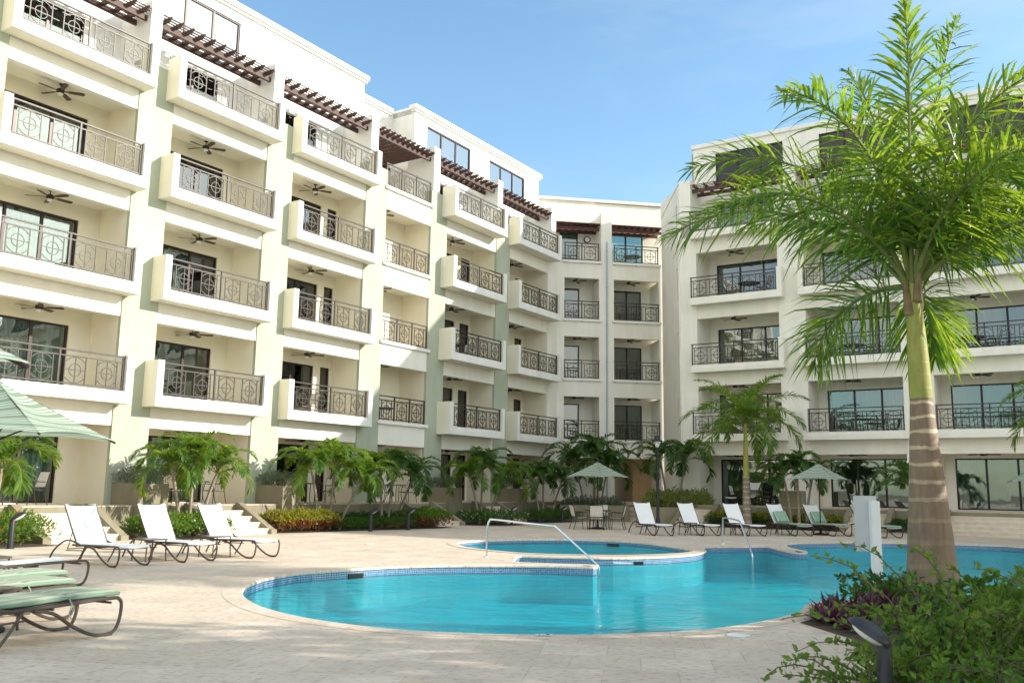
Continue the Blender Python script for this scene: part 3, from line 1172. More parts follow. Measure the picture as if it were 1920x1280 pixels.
def make_pool(name, loop, label, depth, zc, cw, zw, wm):
    t = thing(name, (0, 0, 0), 0, label, 'pool')
    wall_uv(loop, zw - 0.04, -0.03, 'tile_band', M['mosaic'], t)
    wall_uv(loop, -depth, zw - 0.04, 'basin_wall', M['plaster'], t)
    sheet(offset(loop, 0.02), [], -depth).build('basin_floor', M['plaster'], t)
    ring_in, ring_out = loop, offset(loop, cw)
    c = MB()
    n = len(loop)
    inner0 = offset(loop, -0.015)
    for i in range(n):
        j = (i + 1) % n
        a, b_, p, q = loop[i], loop[j], ring_out[i], ring_out[j]
        c.face([(*p, zc), (*q, zc), (*b_, zc), (*a, zc)])
        c.face([(*a, zc), (*b_, zc), (*inner0[j], zc - 0.02), (*inner0[i], zc - 0.02)])
        c.face([(*inner0[i], zc - 0.02), (*inner0[j], zc - 0.02), (*inner0[j], -0.04), (*inner0[i], -0.04)])
    c.build('coping', M['deck'], t)
    return t


pool = make_pool('swimming_pool', main_w, 'large free-form swimming pool with travertine coping and blue mosaic rim', 0.7, 0.003, 0.26, -0.14, None)
spa = make_pool('wading_pool', spa_w, 'small oval wading pool set behind the big pool', 0.5, 0.009, 0.24, -0.10, None)
tag(sheet(main_w, [], -0.14).build('water', M['water']), kind='structure')
tag(sheet(spa_w, [], -0.10).build('water', M['water']), kind='structure')

# terraces along the wings and their olive retaining walls
t = MB()
t.i = 0
t.box(-26, 14.75, -0.58, 1.95, 0.70, 0.82)
t.i = 1
t.box(-26, 14.75, -0.6, -0.35, -0.1, 0.80)
o = t.build('terrace', [M['deck'], M['olive']])
o.matrix_world = LM
tag(o, kind='structure')
t = MB()
t.i = 0
t.box(-0.7, 45, -1.18, 2.2, 0.70, 0.82)
t.i = 1
t.box(-0.7, 45, -1.2, -0.95, -0.1, 0.80)
o = t.build('terrace', [M['deck'], M['olive']])
o.matrix_world = RM
tag(o, kind='structure')
t = MB()
t.i = 0
t.box(-0.6, 6.2, -3.0, 6.5, 0.70, 0.82)
o = t.build('terrace', [M['deck'], M['olive']])
o.matrix_world = CM
tag(o, kind='structure')
# ================================================================= plants
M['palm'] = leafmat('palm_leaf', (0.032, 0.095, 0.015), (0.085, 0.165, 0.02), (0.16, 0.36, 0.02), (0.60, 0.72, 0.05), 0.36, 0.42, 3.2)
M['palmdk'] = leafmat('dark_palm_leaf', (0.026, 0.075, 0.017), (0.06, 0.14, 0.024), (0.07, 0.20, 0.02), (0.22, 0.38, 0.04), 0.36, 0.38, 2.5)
M['rachis'] = mat('palm_midrib', (0.16, 0.19, 0.05), 0.5, noise=0.2)
M['leaf_mid'] = leafmat('leaf_mid_green', (0.025, 0.075, 0.012), (0.075, 0.155, 0.022), (0.07, 0.20, 0.012), (0.24, 0.38, 0.03), 0.4, 0.4, 9)
M['leaf_light'] = leafmat('leaf_light_green', (0.05, 0.12, 0.015), (0.15, 0.24, 0.03), (0.14, 0.32, 0.02), (0.38, 0.52, 0.05), 0.45, 0.4, 9)
M['leaf_dark'] = leafmat('leaf_dark_green', (0.022, 0.06, 0.016), (0.055, 0.12, 0.028), (0.05, 0.15, 0.02), (0.13, 0.25, 0.04), 0.4, 0.35, 9)
M['leaf_grey'] = leafmat('leaf_grey_green', (0.11, 0.15, 0.09), (0.22, 0.26, 0.16), (0.15, 0.22, 0.08), (0.25, 0.32, 0.14), 0.6, 0.3, 9)
M['leaf_yellow'] = leafmat('croton_yellow_green', (0.12, 0.17, 0.02), (0.40, 0.34, 0.03), (0.25, 0.30, 0.02), (0.5, 0.42, 0.04), 0.4, 0.35, 12)
M['leaf_red'] = leafmat('croton_red', (0.10, 0.035, 0.02), (0.30, 0.10, 0.03), (0.18, 0.06, 0.02), (0.4, 0.14, 0.03), 0.4, 0.3, 12)
M['leaf_purple'] = leafmat('rhoeo_purple', (0.05, 0.018, 0.03), (0.13, 0.04, 0.065), (0.10, 0.025, 0.05), (0.2, 0.06, 0.09), 0.4, 0.3, 12)
M['leaf_var'] = leafmat('variegated_leaf', (0.07, 0.13, 0.025), (0.34, 0.36, 0.10), (0.2, 0.28, 0.05), (0.45, 0.48, 0.12), 0.4, 0.35, 14)
M['flower_red'] = leafmat('orange_red_petal', (0.75, 0.10, 0.03), (0.80, 0.22, 0.06), (0.6, 0.08, 0.02), (0.7, 0.2, 0.05), 0.5, 0.3, 12)
M['flower_white'] = leafmat('white_petal', (0.8, 0.8, 0.75), (0.85, 0.85, 0.8), (0.6, 0.6, 0.55), (0.6, 0.6, 0.55), 0.5, 0.3, 12)
M['flower_pink'] = leafmat('pink_petal', (0.55, 0.08, 0.14), (0.65, 0.14, 0.2), (0.5, 0.06, 0.12), (0.5, 0.1, 0.15), 0.5, 0.3, 12)
M['stem'] = mat('plant_stem', (0.10, 0.075, 0.045), 0.8, noise=0.3)
M['bark'] = mat('thin_palm_bark', (0.26, 0.215, 0.16), 0.85, noise=0.25, nscale=9, bump=0.5, bscale=25)


def ringed_trunk_mat(name, zlo, zhi, dark, light, period, split, shaft):
    """ringed palm stem: brown with pale leaf-scar rings, smooth yellow-green crownshaft above `split`"""
    m = bpy.data.materials.new(name)
    m.use_nodes = True
    t = m.node_tree
    b = t.nodes['Principled BSDF']
    b.inputs['Roughness'].default_value = 0.62
    tc = t.nodes.new('ShaderNodeTexCoord')
    sx = t.nodes.new('ShaderNodeSeparateXYZ')
    t.links.new(tc.outputs['Object'], sx.inputs[0])
    nz = t.nodes.new('ShaderNodeTexNoise')
    nz.inputs['Scale'].default_value = 3.0
    nz.inputs['Detail'].default_value = 5
    t.links.new(tc.outputs['Object'], nz.inputs['Vector'])

    def math_(op, a, c=None, v=None):
        n = t.nodes.new('ShaderNodeMath')
        n.operation = op
        for i, q in enumerate((a, c if c is not None else v)):
            if q is None:
                continue
            if isinstance(q, (int, float)):
                n.inputs[i].default_value = q
            else:
                t.links.new(q, n.inputs[i])
        return n.outputs[0]
    # rings crowd together towards the top: phase grows with z squared
    z = math_('ADD', sx.outputs['Z'], math_('MULTIPLY', nz.outputs['Fac'], 0.15))
    ph = math_('ADD', math_('MULTIPLY', z, 2.4 / period), math_('MULTIPLY', math_('MULTIPLY', z, z), 0.42 / period))
    fr = math_('FRACT', ph)
    ring = t.nodes.new('ShaderNodeValToRGB')
    e = ring.color_ramp.elements
    e[0].position, e[0].color = 0.0, (1, 1, 1, 1)
    e[1].position, e[1].color = 0.30, (0, 0, 0, 1)
    q = e.new(0.17)
    q.color = (0.9, 0.9, 0.9, 1)
    q = e.new(0.24)
    q.color = (0.0, 0.0, 0.0, 1)
    q = e.new(0.985)
    q.color = (0.0, 0.0, 0.0, 1)
    t.links.new(fr, ring.inputs[0])
    # rings fade on the old swollen base
    fade = t.nodes.new('ShaderNodeMapRange')
    fade.inputs['From Min'].default_value = zlo
    fade.inputs['From Max'].default_value = zhi
    fade.inputs['To Min'].default_value = 0.12
    fade.inputs['To Max'].default_value = 1.0
    t.links.new(sx.outputs['Z'], fade.inputs[0])
    fac = math_('MULTIPLY', ring.outputs[0], fade.outputs[0])
    mix = t.nodes.new('ShaderNodeMixRGB')
    mix.inputs[1].default_value = (*dark, 1)
    mix.inputs[2].default_value = (*light, 1)
    t.links.new(fac, mix.inputs[0])
    n2 = t.nodes.new('ShaderNodeTexNoise')
    n2.inputs['Scale'].default_value = 7
    n2.inputs['Detail'].default_value = 8
    mp = t.nodes.new('ShaderNodeMapping')
    mp.inputs['Scale'].default_value = (2.5, 2.5, 0.5)
    t.links.new(tc.outputs['Object'], mp.inputs[0])
    t.links.new(mp.outputs[0], n2.inputs['Vector'])
    mul = t.nodes.new('ShaderNodeMixRGB')
    mul.blend_type = 'OVERLAY'
    mul.inputs[0].default_value = 0.45
    t.links.new(mix.outputs[0], mul.inputs[1])
    t.links.new(n2.outputs['Fac'], mul.inputs[2])
    st = math_('GREATER_THAN', sx.outputs['Z'], split)
    mm = t.nodes.new('ShaderNodeMixRGB')
    t.links.new(st, mm.inputs[0])
    t.links.new(mul.outputs[0], mm.inputs[1])
    gr = t.nodes.new('ShaderNodeValToRGB')
    gr.color_ramp.elements[0].position = 0.3
    gr.color_ramp.elements[0].color = (*shaft[0], 1)
    gr.color_ramp.elements[1].position = 0.7
    gr.color_ramp.elements[1].color = (*shaft[1], 1)
    t.links.new(n2.outputs['Fac'], gr.inputs[0])
    t.links.new(gr.outputs[0], mm.inputs[2])
    t.links.new(mm.outputs[0], b.inputs['Base Color'])
    bp = t.nodes.new('ShaderNodeBump')
    bp.inputs['Strength'].default_value = 0.35
    bp.inputs['Distance'].default_value = 0.03
    hh = math_('ADD', math_('MULTIPLY', fac, 0.5), math_('MULTIPLY', n2.outputs['Fac'], 0.4))
    t.links.new(hh, bp.inputs['Height'])
    t.links.new(bp.outputs[0], b.inputs['Normal'])
    return m


def frond(b, base, az, el, L, bend, nl, ll, lw, rr, plume=0.5, droop=0.5, side=0.0, r0=0.022, bare=0.14, pw=1.4):
    """one pinnate palm leaf; material 0 leaflets, 1 midrib"""
    n = 14
    p = Vector(base)
    pts, dirs = [p.copy()], []
    ca, sa = math.cos(az), math.sin(az)
    for i in range(n):
        t = (i + 0.5) / n
        e = el - bend * t ** pw
        a = az + side * t * t
        d = Vector((math.cos(a) * math.cos(e), math.sin(a) * math.cos(e), math.sin(e)))
        dirs.append(d)
        p = p + d * (L / n)
        pts.append(p.copy())
    b.i = 1
    b.tube(pts, r0, 5, r1=0.004)
    b.i = 0
    for i in range(nl):
        t = bare + (1 - bare) * (i + rr.random() * 0.6) / nl
        f = t * n
        j = min(n - 1, int(f))
        o = pts[j].lerp(pts[j + 1], f - j)
        d = dirs[j]
        sd = d.cross(Vector((0, 0, 1)))
        if sd.length < 0.05:
            sd = Vector((-sa, ca, 0))
        sd.normalize()
        up = sd.cross(d)
        ln = ll * (0.35 + 0.65 * math.sin(math.pi * min(1, (0.12 + t * 0.95))) ** 0.7) * (0.8 + 0.35 * rr.random())
        if t > 0.93:
            ln *= 0.75
        for s in (-1, 1):
            ang = R(70 - 36 * t + rr.uniform(-10, 10))
            lf = R(rr.uniform(-78, 82)) * plume + R(8 + 26 * (1 - plume))
            q = d * math.cos(ang) + (sd * s * math.cos(lf) + up * math.sin(lf)) * math.sin(ang)
            q.normalize()
            wv = q.cross(up * 0.8 + sd * rr.uniform(-0.5, 0.5))
            if wv.length < 1e-3:
                wv = sd.copy()
            wv.normalize()
            g = droop * (0.7 + 0.6 * rr.random())
            c0 = o
            c1 = o + q * ln * 0.38 - Vector((0, 0, g * ln * 0.06))
            c2 = o + q * ln * 0.72 - Vector((0, 0, g * ln * 0.24))
            c3 = o + q * ln * 0.97 - Vector((0, 0, g * ln * 0.52))
            w0, w1, w2 = lw * 0.45, lw, lw * 0.75
            k = len(b.v)
            b.v += [tuple(c0 - wv * w0), tuple(c0 + wv * w0), tuple(c1 - wv * w1), tuple(c1 + wv * w1), tuple(c2 - wv * w2), tuple(c2 + wv * w2), tuple(c3)]
            b.f += [(k, k + 1, k + 3, k + 2), (k + 2, k + 3, k + 5, k + 4), (k + 4, k + 5, k + 6)]
            b.m += [0, 0, 0]


# ---- tall royal palm in the foreground
def trunk_lathe(prof, lean=(0, 0), n=20):
    b = MB()
    k0 = 0
    H = prof[-1][1]
    pts = smooth_loop([(r, z) for r, z in prof], 4, closed=False)
    for r, z in pts:
        cx, cy = lean[0] * (z / H) ** 2, lean[1] * (z / H) ** 2
        for j in range(n):
            t = 2 * math.pi * j / n
            b.v.append((cx + r * math.cos(t), cy + r * math.sin(t), z))
    for a in range(len(pts) - 1):
        for j in range(n):
            q = (j + 1) % n
            b.f.append((a * n + j, a * n + q, (a + 1) * n + q, (a + 1) * n + j))
            b.m.append(0)
    return b


bp_x, bp_y = 6.45, 14.25
big = thing('palm_tree', (bp_x, bp_y, 0), 0, 'tall royal palm with thick ringed trunk rising from the poolside bed', 'palm tree', 'palm trees of the courtyard')
tm = ringed_trunk_mat('royal_palm_trunk', 0.9, 2.2, (0.20, 0.135, 0.085), (0.50, 0.39, 0.26), 1.05, 2.92, ((0.24, 0.25, 0.045), (0.33, 0.32, 0.07)))
trunk_lathe([(0.45, -0.1), (0.41, 0.08), (0.355, 0.4), (0.32, 0.85), (0.275, 1.4), (0.23, 2.0), (0.193, 2.5), (0.168, 2.9), (0.172, 2.95), (0.162, 3.4), (0.142, 3.9), (0.12, 4.3), (0.10, 4.75), (0.05, 5.05)], (-0.07, 0), 28).build('trunk', tm, big, True)
sh = MB()
for az, z0, hh in ((200, 4.25, 0.55), (20, 4.35, 0.6), (285, 4.45, 0.5), (110, 4.3, 0.5)):
    a = R(az)
    sh.tube([(-0.06 + 0.09 * math.cos(a), 0.09 * math.sin(a), z0), (-0.06 + 0.12 * math.cos(a), 0.12 * math.sin(a), z0 + hh * 0.5), (-0.06 + 0.16 * math.cos(a), 0.16 * math.sin(a), z0 + hh)], 0.085, 8, r1=0.035)
sh.build('leaf_sheath', mat('leaf_sheath', (0.20, 0.14, 0.07), 0.6, noise=0.35, nscale=6), big, True)
FR = [  # azimuth, elevation, length, bend, sideways sweep
    (176, 50, 4.4, 88, 0.0), (171, 74, 4.5, 96, 0.0), (258, 87, 4.5, 38, -0.3), (18, 82, 5.0, 14, 0.0), (4, 44, 4.3, 66, 0.0), (12, 70, 4.3, 98, 0.0),
    (128, 6, 2.3, 92, 0.3), (300, 63, 4.0, 92, 0.2),  (118, 60, 4.1, 75, 0.1), (280, 56, 3.7, 88, 0.0), (200, 52, 4.2, 92, 0.0), (42, 56, 4.2, 80, 0.0), (328, 40, 3.9, 76, 0.1),
    (88, 74, 4.4, 70, 0.0), (215, 82, 4.4, 100, 0.0), (285, 80, 4.3, 92, 0.1), (100, 86, 4.7, 34, 0.0), (345, 78, 4.4, 72, 0.2),    (25, 62, 4.3, 88, -0.1), (72, 60, 4.0, 84, 0.0), (318, 70, 4.2, 92, 0.0), (0, 58, 4.2, 88, 0.1), (55, 4, 2.0, 86, 0.0)]
for i, (az, el, L_, bd, sd_) in enumerate(FR):
    f = MB()
    a = R(az)
    frond(f, (-0.07 + 0.07 * math.cos(a), 0.07 * math.sin(a), 4.72 + 0.02 * (i % 5)), a, R(el), L_, R(bd), 92, 1.08, 0.0205, random.Random(100 + i), 1.0, 0.62, sd_, 0.045, 0.13, 1.25)
    f.build('frond', [M['palm'], M['rachis']], big)

# ---- medium royal palms
mtm = ringed_trunk_mat('young_palm_trunk', 0.0, 0.6, (0.24, 0.19, 0.14), (0.46, 0.40, 0.32), 0.75, 2.05, ((0.30, 0.30, 0.06), (0.42, 0.38, 0.10)))


def med_palm(x, y, z, label, seed, sc=1.0, first=None):
    t = thing('palm_tree', (x, y, z), 0, label, 'palm tree', 'palm trees of the courtyard')
    trunk_lathe([(0.20, -0.1), (0.18, 0.3), (0.16, 1.0), (0.14, 2.0), (0.125, 2.1), (0.11, 2.6), (0.09, 3.2), (0.07, 3.8), (0.04, 4.3)], (0.02, 0), 16).build('trunk', mtm, t, True)
    rr = random.Random(seed)
    for i in range(18):
        f = MB()
        az = R(137.5 * i + 20)
        el = R(80 - 4.0 * i)
        frond(f, (0.02, 0, 4.15), az, el, 2.85 + 0.25 * rr.random(), R(70 + 5 * i * 0.7), 56, 0.62, 0.026, rr, 0.4, 0.75, 0, 0.026, 0.12, 1.2)
        f.build('frond', [M['palm'], M['rachis']], t)
    t.scale = (sc, sc, sc)
    return t


med = med_palm(9.45, 36.9, 0.0, 'slender royal palm behind the row of loungers before the shaded wing', 5)
edge = dup(med, (16.55, 25.5, -0.3), 2.2, 'royal palm at the right edge with only its drooping leaf tips in view', sc=1.0)
edge['group'] = 'palm trees of the courtyard'

# ---- small clustering palms
_crowns, _trunks = [], []
for v in range(4):
    b = MB()
    rr = random.Random(40 + v)
    nf = 13
    for i in range(nf):
        az = 2.4 * i + rr.uniform(-0.2, 0.2)
        el = R(88 - (38 if i < nf - 3 else 62) * i / (nf - 1) + rr.uniform(-6, 6))
        frond(b, (0, 0, 0), az, el, 1.42 + 0.3 * rr.random(), R(138 + rr.uniform(-14, 18)), 36, 0.40, 0.023, rr, 0.15, 0.8, rr.uniform(-0.2, 0.2), 0.017, 0.16, 1.25)
    _crowns.append(b)
crown_me = {}
for v in range(4):
    for mk in ('palm', 'palmdk'):
        crown_me[v, mk] = _crowns[v].mesh('crown', [M[mk], M['rachis']])
_np = [0]


def small_palm(x, y, z0, h, lean, label, v, mk='palm', sc=1.0, rz=0.0):
    t = thing('palm_tree', (x, y, z0), 0, label, 'palm tree', 'small clustered palms')
    b = MB()
    pts = [(lean[0] * (i / 6) ** 1.6, lean[1] * (i / 6) ** 1.6, -0.1 + (h + 0.1) * i / 6) for i in range(7)]
    b.tube(pts, [0.062, 0.055, 0.05, 0.046, 0.044, 0.046, 0.03], 8)
    b.build('trunk', M['bark'], t, True)
    c = put('crown', crown_me[v % 4, mk], t, (lean[0], lean[1], h - 0.03), rz)
    c.scale = (sc, sc, sc)
    return t


def LP(s, n):
    p = LW(s, n)
    return p.x, p.y


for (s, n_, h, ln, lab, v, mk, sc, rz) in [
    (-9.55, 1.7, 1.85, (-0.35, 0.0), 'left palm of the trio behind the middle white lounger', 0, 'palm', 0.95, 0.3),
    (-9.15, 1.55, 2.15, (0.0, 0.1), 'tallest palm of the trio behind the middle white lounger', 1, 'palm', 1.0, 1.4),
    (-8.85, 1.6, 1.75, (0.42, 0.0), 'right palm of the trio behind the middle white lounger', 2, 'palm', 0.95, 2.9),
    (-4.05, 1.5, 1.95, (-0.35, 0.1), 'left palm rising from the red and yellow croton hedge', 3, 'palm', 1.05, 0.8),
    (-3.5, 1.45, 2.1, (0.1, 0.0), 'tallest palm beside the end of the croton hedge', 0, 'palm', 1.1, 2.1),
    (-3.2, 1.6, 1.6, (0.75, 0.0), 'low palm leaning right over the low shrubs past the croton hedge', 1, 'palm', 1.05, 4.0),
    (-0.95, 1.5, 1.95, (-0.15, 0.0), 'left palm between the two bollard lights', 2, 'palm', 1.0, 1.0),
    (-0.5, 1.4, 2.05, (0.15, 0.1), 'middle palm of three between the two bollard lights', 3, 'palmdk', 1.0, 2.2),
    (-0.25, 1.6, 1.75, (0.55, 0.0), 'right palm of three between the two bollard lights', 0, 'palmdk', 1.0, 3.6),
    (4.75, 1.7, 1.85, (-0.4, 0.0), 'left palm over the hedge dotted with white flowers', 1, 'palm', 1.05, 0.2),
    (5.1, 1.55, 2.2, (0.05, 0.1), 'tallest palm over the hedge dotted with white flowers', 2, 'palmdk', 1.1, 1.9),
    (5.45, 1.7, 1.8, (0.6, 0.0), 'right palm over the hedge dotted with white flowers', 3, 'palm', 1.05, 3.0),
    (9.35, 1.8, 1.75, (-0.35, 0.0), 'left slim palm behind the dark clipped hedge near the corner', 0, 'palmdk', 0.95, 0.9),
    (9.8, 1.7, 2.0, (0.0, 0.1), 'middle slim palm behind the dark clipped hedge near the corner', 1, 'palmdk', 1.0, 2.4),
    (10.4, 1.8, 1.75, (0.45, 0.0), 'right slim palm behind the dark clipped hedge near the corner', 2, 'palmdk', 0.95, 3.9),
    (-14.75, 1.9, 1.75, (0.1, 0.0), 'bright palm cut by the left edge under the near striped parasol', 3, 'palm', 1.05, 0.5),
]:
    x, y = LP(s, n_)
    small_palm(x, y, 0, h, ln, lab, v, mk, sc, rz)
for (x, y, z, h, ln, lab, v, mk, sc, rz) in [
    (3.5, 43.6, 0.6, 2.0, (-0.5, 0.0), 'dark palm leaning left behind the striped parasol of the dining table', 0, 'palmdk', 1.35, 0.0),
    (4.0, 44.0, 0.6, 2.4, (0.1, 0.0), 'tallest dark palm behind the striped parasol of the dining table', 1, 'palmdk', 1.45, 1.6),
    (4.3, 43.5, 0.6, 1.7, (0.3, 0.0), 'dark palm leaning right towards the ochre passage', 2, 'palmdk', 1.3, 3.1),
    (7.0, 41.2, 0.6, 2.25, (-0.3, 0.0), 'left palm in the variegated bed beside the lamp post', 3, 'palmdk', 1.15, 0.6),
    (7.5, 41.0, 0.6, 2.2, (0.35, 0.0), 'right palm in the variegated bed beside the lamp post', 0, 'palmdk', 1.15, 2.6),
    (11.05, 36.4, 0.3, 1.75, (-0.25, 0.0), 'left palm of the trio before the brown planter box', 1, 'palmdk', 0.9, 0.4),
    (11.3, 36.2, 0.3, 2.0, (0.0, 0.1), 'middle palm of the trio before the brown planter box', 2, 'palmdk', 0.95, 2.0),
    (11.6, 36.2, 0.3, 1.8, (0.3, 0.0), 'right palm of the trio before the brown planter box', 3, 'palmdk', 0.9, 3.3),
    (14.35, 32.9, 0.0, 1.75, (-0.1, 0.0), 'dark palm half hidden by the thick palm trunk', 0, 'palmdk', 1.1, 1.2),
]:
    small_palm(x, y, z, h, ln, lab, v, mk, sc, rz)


# ---- shrubs and hedges: thousands of folded leaves through the volume
def leaves(b, pts, nrm, size, rr, aspect=0.45, spread=0.9, fold=0.12):
    n = len(pts)
    d = nrm + rr.normal(size=(n, 3)) * spread
    d /= np.linalg.norm(d, axis=1)[:, None] + 1e-9
    a = rr.normal(size=(n, 3))
    s = np.cross(d, a)
    s /= np.linalg.norm(s, axis=1)[:, None] + 1e-9
    u = np.cross(s, d)
    L = size * (0.65 + 0.7 * rr.random(n))[:, None]
    p0 = pts
    m = pts + d * L * 0.45 + u * L * fold
    p1 = m - s * L * aspect * 0.5
    p2 = m + s * L * aspect * 0.5
    p3 = pts + d * L - u * L * fold * 0.6
    mid = pts + d * L * 0.48
    k = len(b.v)
    V = np.stack([p0, p1, mid, p2, p3], 1).reshape(-1, 3)
    b.v += [tuple(v) for v in V]
    for i in range(n):
        q = k + 5 * i
        b.f += [(q, q + 2, q + 1), (q + 1, q + 2, q + 4), (q, q + 3, q + 2), (q + 2, q + 3, q + 4)]
    b.m += [b.i] * (4 * n)


def blob_points(n, x0, x1, y0, y1, h, rr, lump=0.35, z0=0.05):
    """points near the skin of a lumpy mound, with outward normals"""
    u, v = rr.random(n), rr.random(n)
    w_ = rr.random(n) ** 0.45
    X = x0 + (x1 - x0) * u
    Y = y0 + (y1 - y0) * v
    ed = np.minimum(np.minimum(u, 1 - u) * (x1 - x0), np.minimum(v, 1 - v) * (y1 - y0))
    hh = h * (0.72 + 0.28 * np.clip(ed / 0.25, 0, 1)) * (1 + lump * (0.5 * np.sin(X * 5.1 + 1.3) * np.cos(Y * 4.3) + 0.5 * np.sin(X * 11 + Y * 7)) * 0.5)
    Z = z0 + (hh - z0) * w_
    N = np.stack([(u - 0.5) * 1.6, (v - 0.5) * 1.6, 0.3 + w_ * 0.9], 1)
    return np.stack([X, Y, Z], 1), N, w_


def hedge(name, mtx, x0, x1, y0, y1, h, label, cat, mats, n=2200, size=0.09, seed=1, aspect=0.45, flowers=None, fsize=0.05, nflow=60, twotone=None, loc=None, group=None, lump=0.35):
    rr = np.random.default_rng(seed)
    P, N, W_ = blob_points(n, x0, x1, y0, y1, h, rr, lump)
    c = Vector(((x0 + x1) / 2, (y0 + y1) / 2, 0))
    wc = mtx @ c
    t = thing(name, wc, 0, label, cat, group or 'shrubs and hedges of the courtyard')
    rot = mtx.to_3x3()
    b = MB()
    Pw = np.array([tuple(rot @ (Vector(p) - c)) for p in P])
    Nw = np.array([tuple(rot @ Vector(p)) for p in N])
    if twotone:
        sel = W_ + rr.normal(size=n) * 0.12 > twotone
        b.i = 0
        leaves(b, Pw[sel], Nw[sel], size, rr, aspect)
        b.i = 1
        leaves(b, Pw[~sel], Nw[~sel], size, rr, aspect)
    else:
        leaves(b, Pw, Nw, size, rr, aspect)
    b.build('foliage', [M[q] for q in mats], t)
    st = MB()
    for i in range(10):
        q = rr.random(2)
        o = rot @ (Vector((x0 + (x1 - x0) * (0.1 + 0.8 * q[0]), y0 + (y1 - y0) * (0.15 + 0.7 * q[1]), 0)) - c)
        st.tube([(0, 0, -0.06), (o.x, o.y, -0.03), (o.x + rr.normal() * 0.05, o.y, h * 0.4), (o.x + rr.normal() * 0.1, o.y + rr.normal() * 0.08, h * 0.8)], 0.012, 5, r1=0.005)
    st.build('stems', M['stem'], t)
    if flowers:
        P, N, W_ = blob_points(nflow, x0, x1, y0, y1, h * 1.06, rr, lump)
        keep = W_ > 0.45
        P, N = P[keep], N[keep]
        f = MB()
        for rep in range(5):
            Pw = np.array([tuple(rot @ (Vector(p) - c)) for p in P]) + rr.normal(size=(len(P), 3)) * fsize * 0.35
            leaves(f, Pw, N, fsize, rr, 0.7, 1.0)
        f.build('flowers', M[flowers], t)
    return t


I4 = Matrix.Identity(4)
hedge('shrub', LM, -17.2, -13.75, -2.85, -1.2, 0.68, 'bright shrub with orange red flowers beside the leftmost bollard light', 'shrub', ['leaf_light'], 3800, 0.12, 2, 0.28, 'flower_red', 0.06, 46)
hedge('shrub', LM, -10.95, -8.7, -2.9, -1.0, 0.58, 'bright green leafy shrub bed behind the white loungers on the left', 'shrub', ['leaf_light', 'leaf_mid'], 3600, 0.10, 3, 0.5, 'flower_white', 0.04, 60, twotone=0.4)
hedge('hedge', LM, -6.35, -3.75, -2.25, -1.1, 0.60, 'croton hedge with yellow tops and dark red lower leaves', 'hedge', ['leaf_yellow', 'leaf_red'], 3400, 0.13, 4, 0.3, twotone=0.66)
hedge('shrub', LM, -3.7, -2.1, -2.5, -1.0, 0.36, 'low dull green shrubs right of the croton hedge', 'shrub', ['leaf_mid'], 2200, 0.08, 5, 0.4)
hedge('shrub', LM, -2.05, -0.55, -2.9, -1.0, 0.34, 'low shrubs between the two bollard lights', 'shrub', ['leaf_mid', 'leaf_red'], 2200, 0.08, 6, 0.4, twotone=0.35)
hedge('hedge', LM, -0.45, 1.25, -3.05, -1.6, 0.62, 'clipped hedge with light green tops and pinkish lower leaves before the steps', 'hedge', ['leaf_light', 'leaf_red'], 3000, 0.12, 7, 0.3, twotone=0.62)
hedge('shrub', LM, -3.6, 1.0, -1.3, -0.75, 0.5, 'dark shrubs against the olive wall behind the low shrubs', 'shrub', ['leaf_dark'], 2600, 0.10, 17, 0.4)
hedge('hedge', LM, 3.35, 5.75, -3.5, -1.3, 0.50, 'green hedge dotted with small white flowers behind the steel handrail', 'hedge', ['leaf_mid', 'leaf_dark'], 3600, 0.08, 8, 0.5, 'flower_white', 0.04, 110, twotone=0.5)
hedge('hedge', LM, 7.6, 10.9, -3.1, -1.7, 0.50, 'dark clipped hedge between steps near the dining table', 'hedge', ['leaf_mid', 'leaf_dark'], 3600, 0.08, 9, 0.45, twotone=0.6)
hedge('shrub', I4, 2.45, 5.35, 42.5, 44.4, 0.98, 'low mixed succulents in the olive raised bed behind the dining table', 'shrub', ['leaf_grey', 'leaf_dark'], 2600, 0.13, 10, 0.4, twotone=0.65)
hedge('shrub', I4, 5.95, 8.9, 40.1, 41.7, 1.36, 'yellow green variegated shrub in the olive planter by the lamp post', 'shrub', ['leaf_var', 'leaf_dark'], 4200, 0.13, 11, 0.5, twotone=0.35)
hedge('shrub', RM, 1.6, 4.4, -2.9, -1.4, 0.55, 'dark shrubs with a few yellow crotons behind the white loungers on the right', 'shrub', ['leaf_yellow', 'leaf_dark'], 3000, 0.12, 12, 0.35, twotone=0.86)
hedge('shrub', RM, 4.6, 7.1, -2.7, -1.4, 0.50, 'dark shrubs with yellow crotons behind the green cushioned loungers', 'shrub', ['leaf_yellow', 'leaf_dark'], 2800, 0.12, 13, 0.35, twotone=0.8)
hedge('shrub', RM, 8.6, 10.3, -2.5, -1.4, 0.45, 'dark low shrub beside the right hand stone steps', 'shrub', ['leaf_dark'], 1800, 0.10, 14, 0.4)
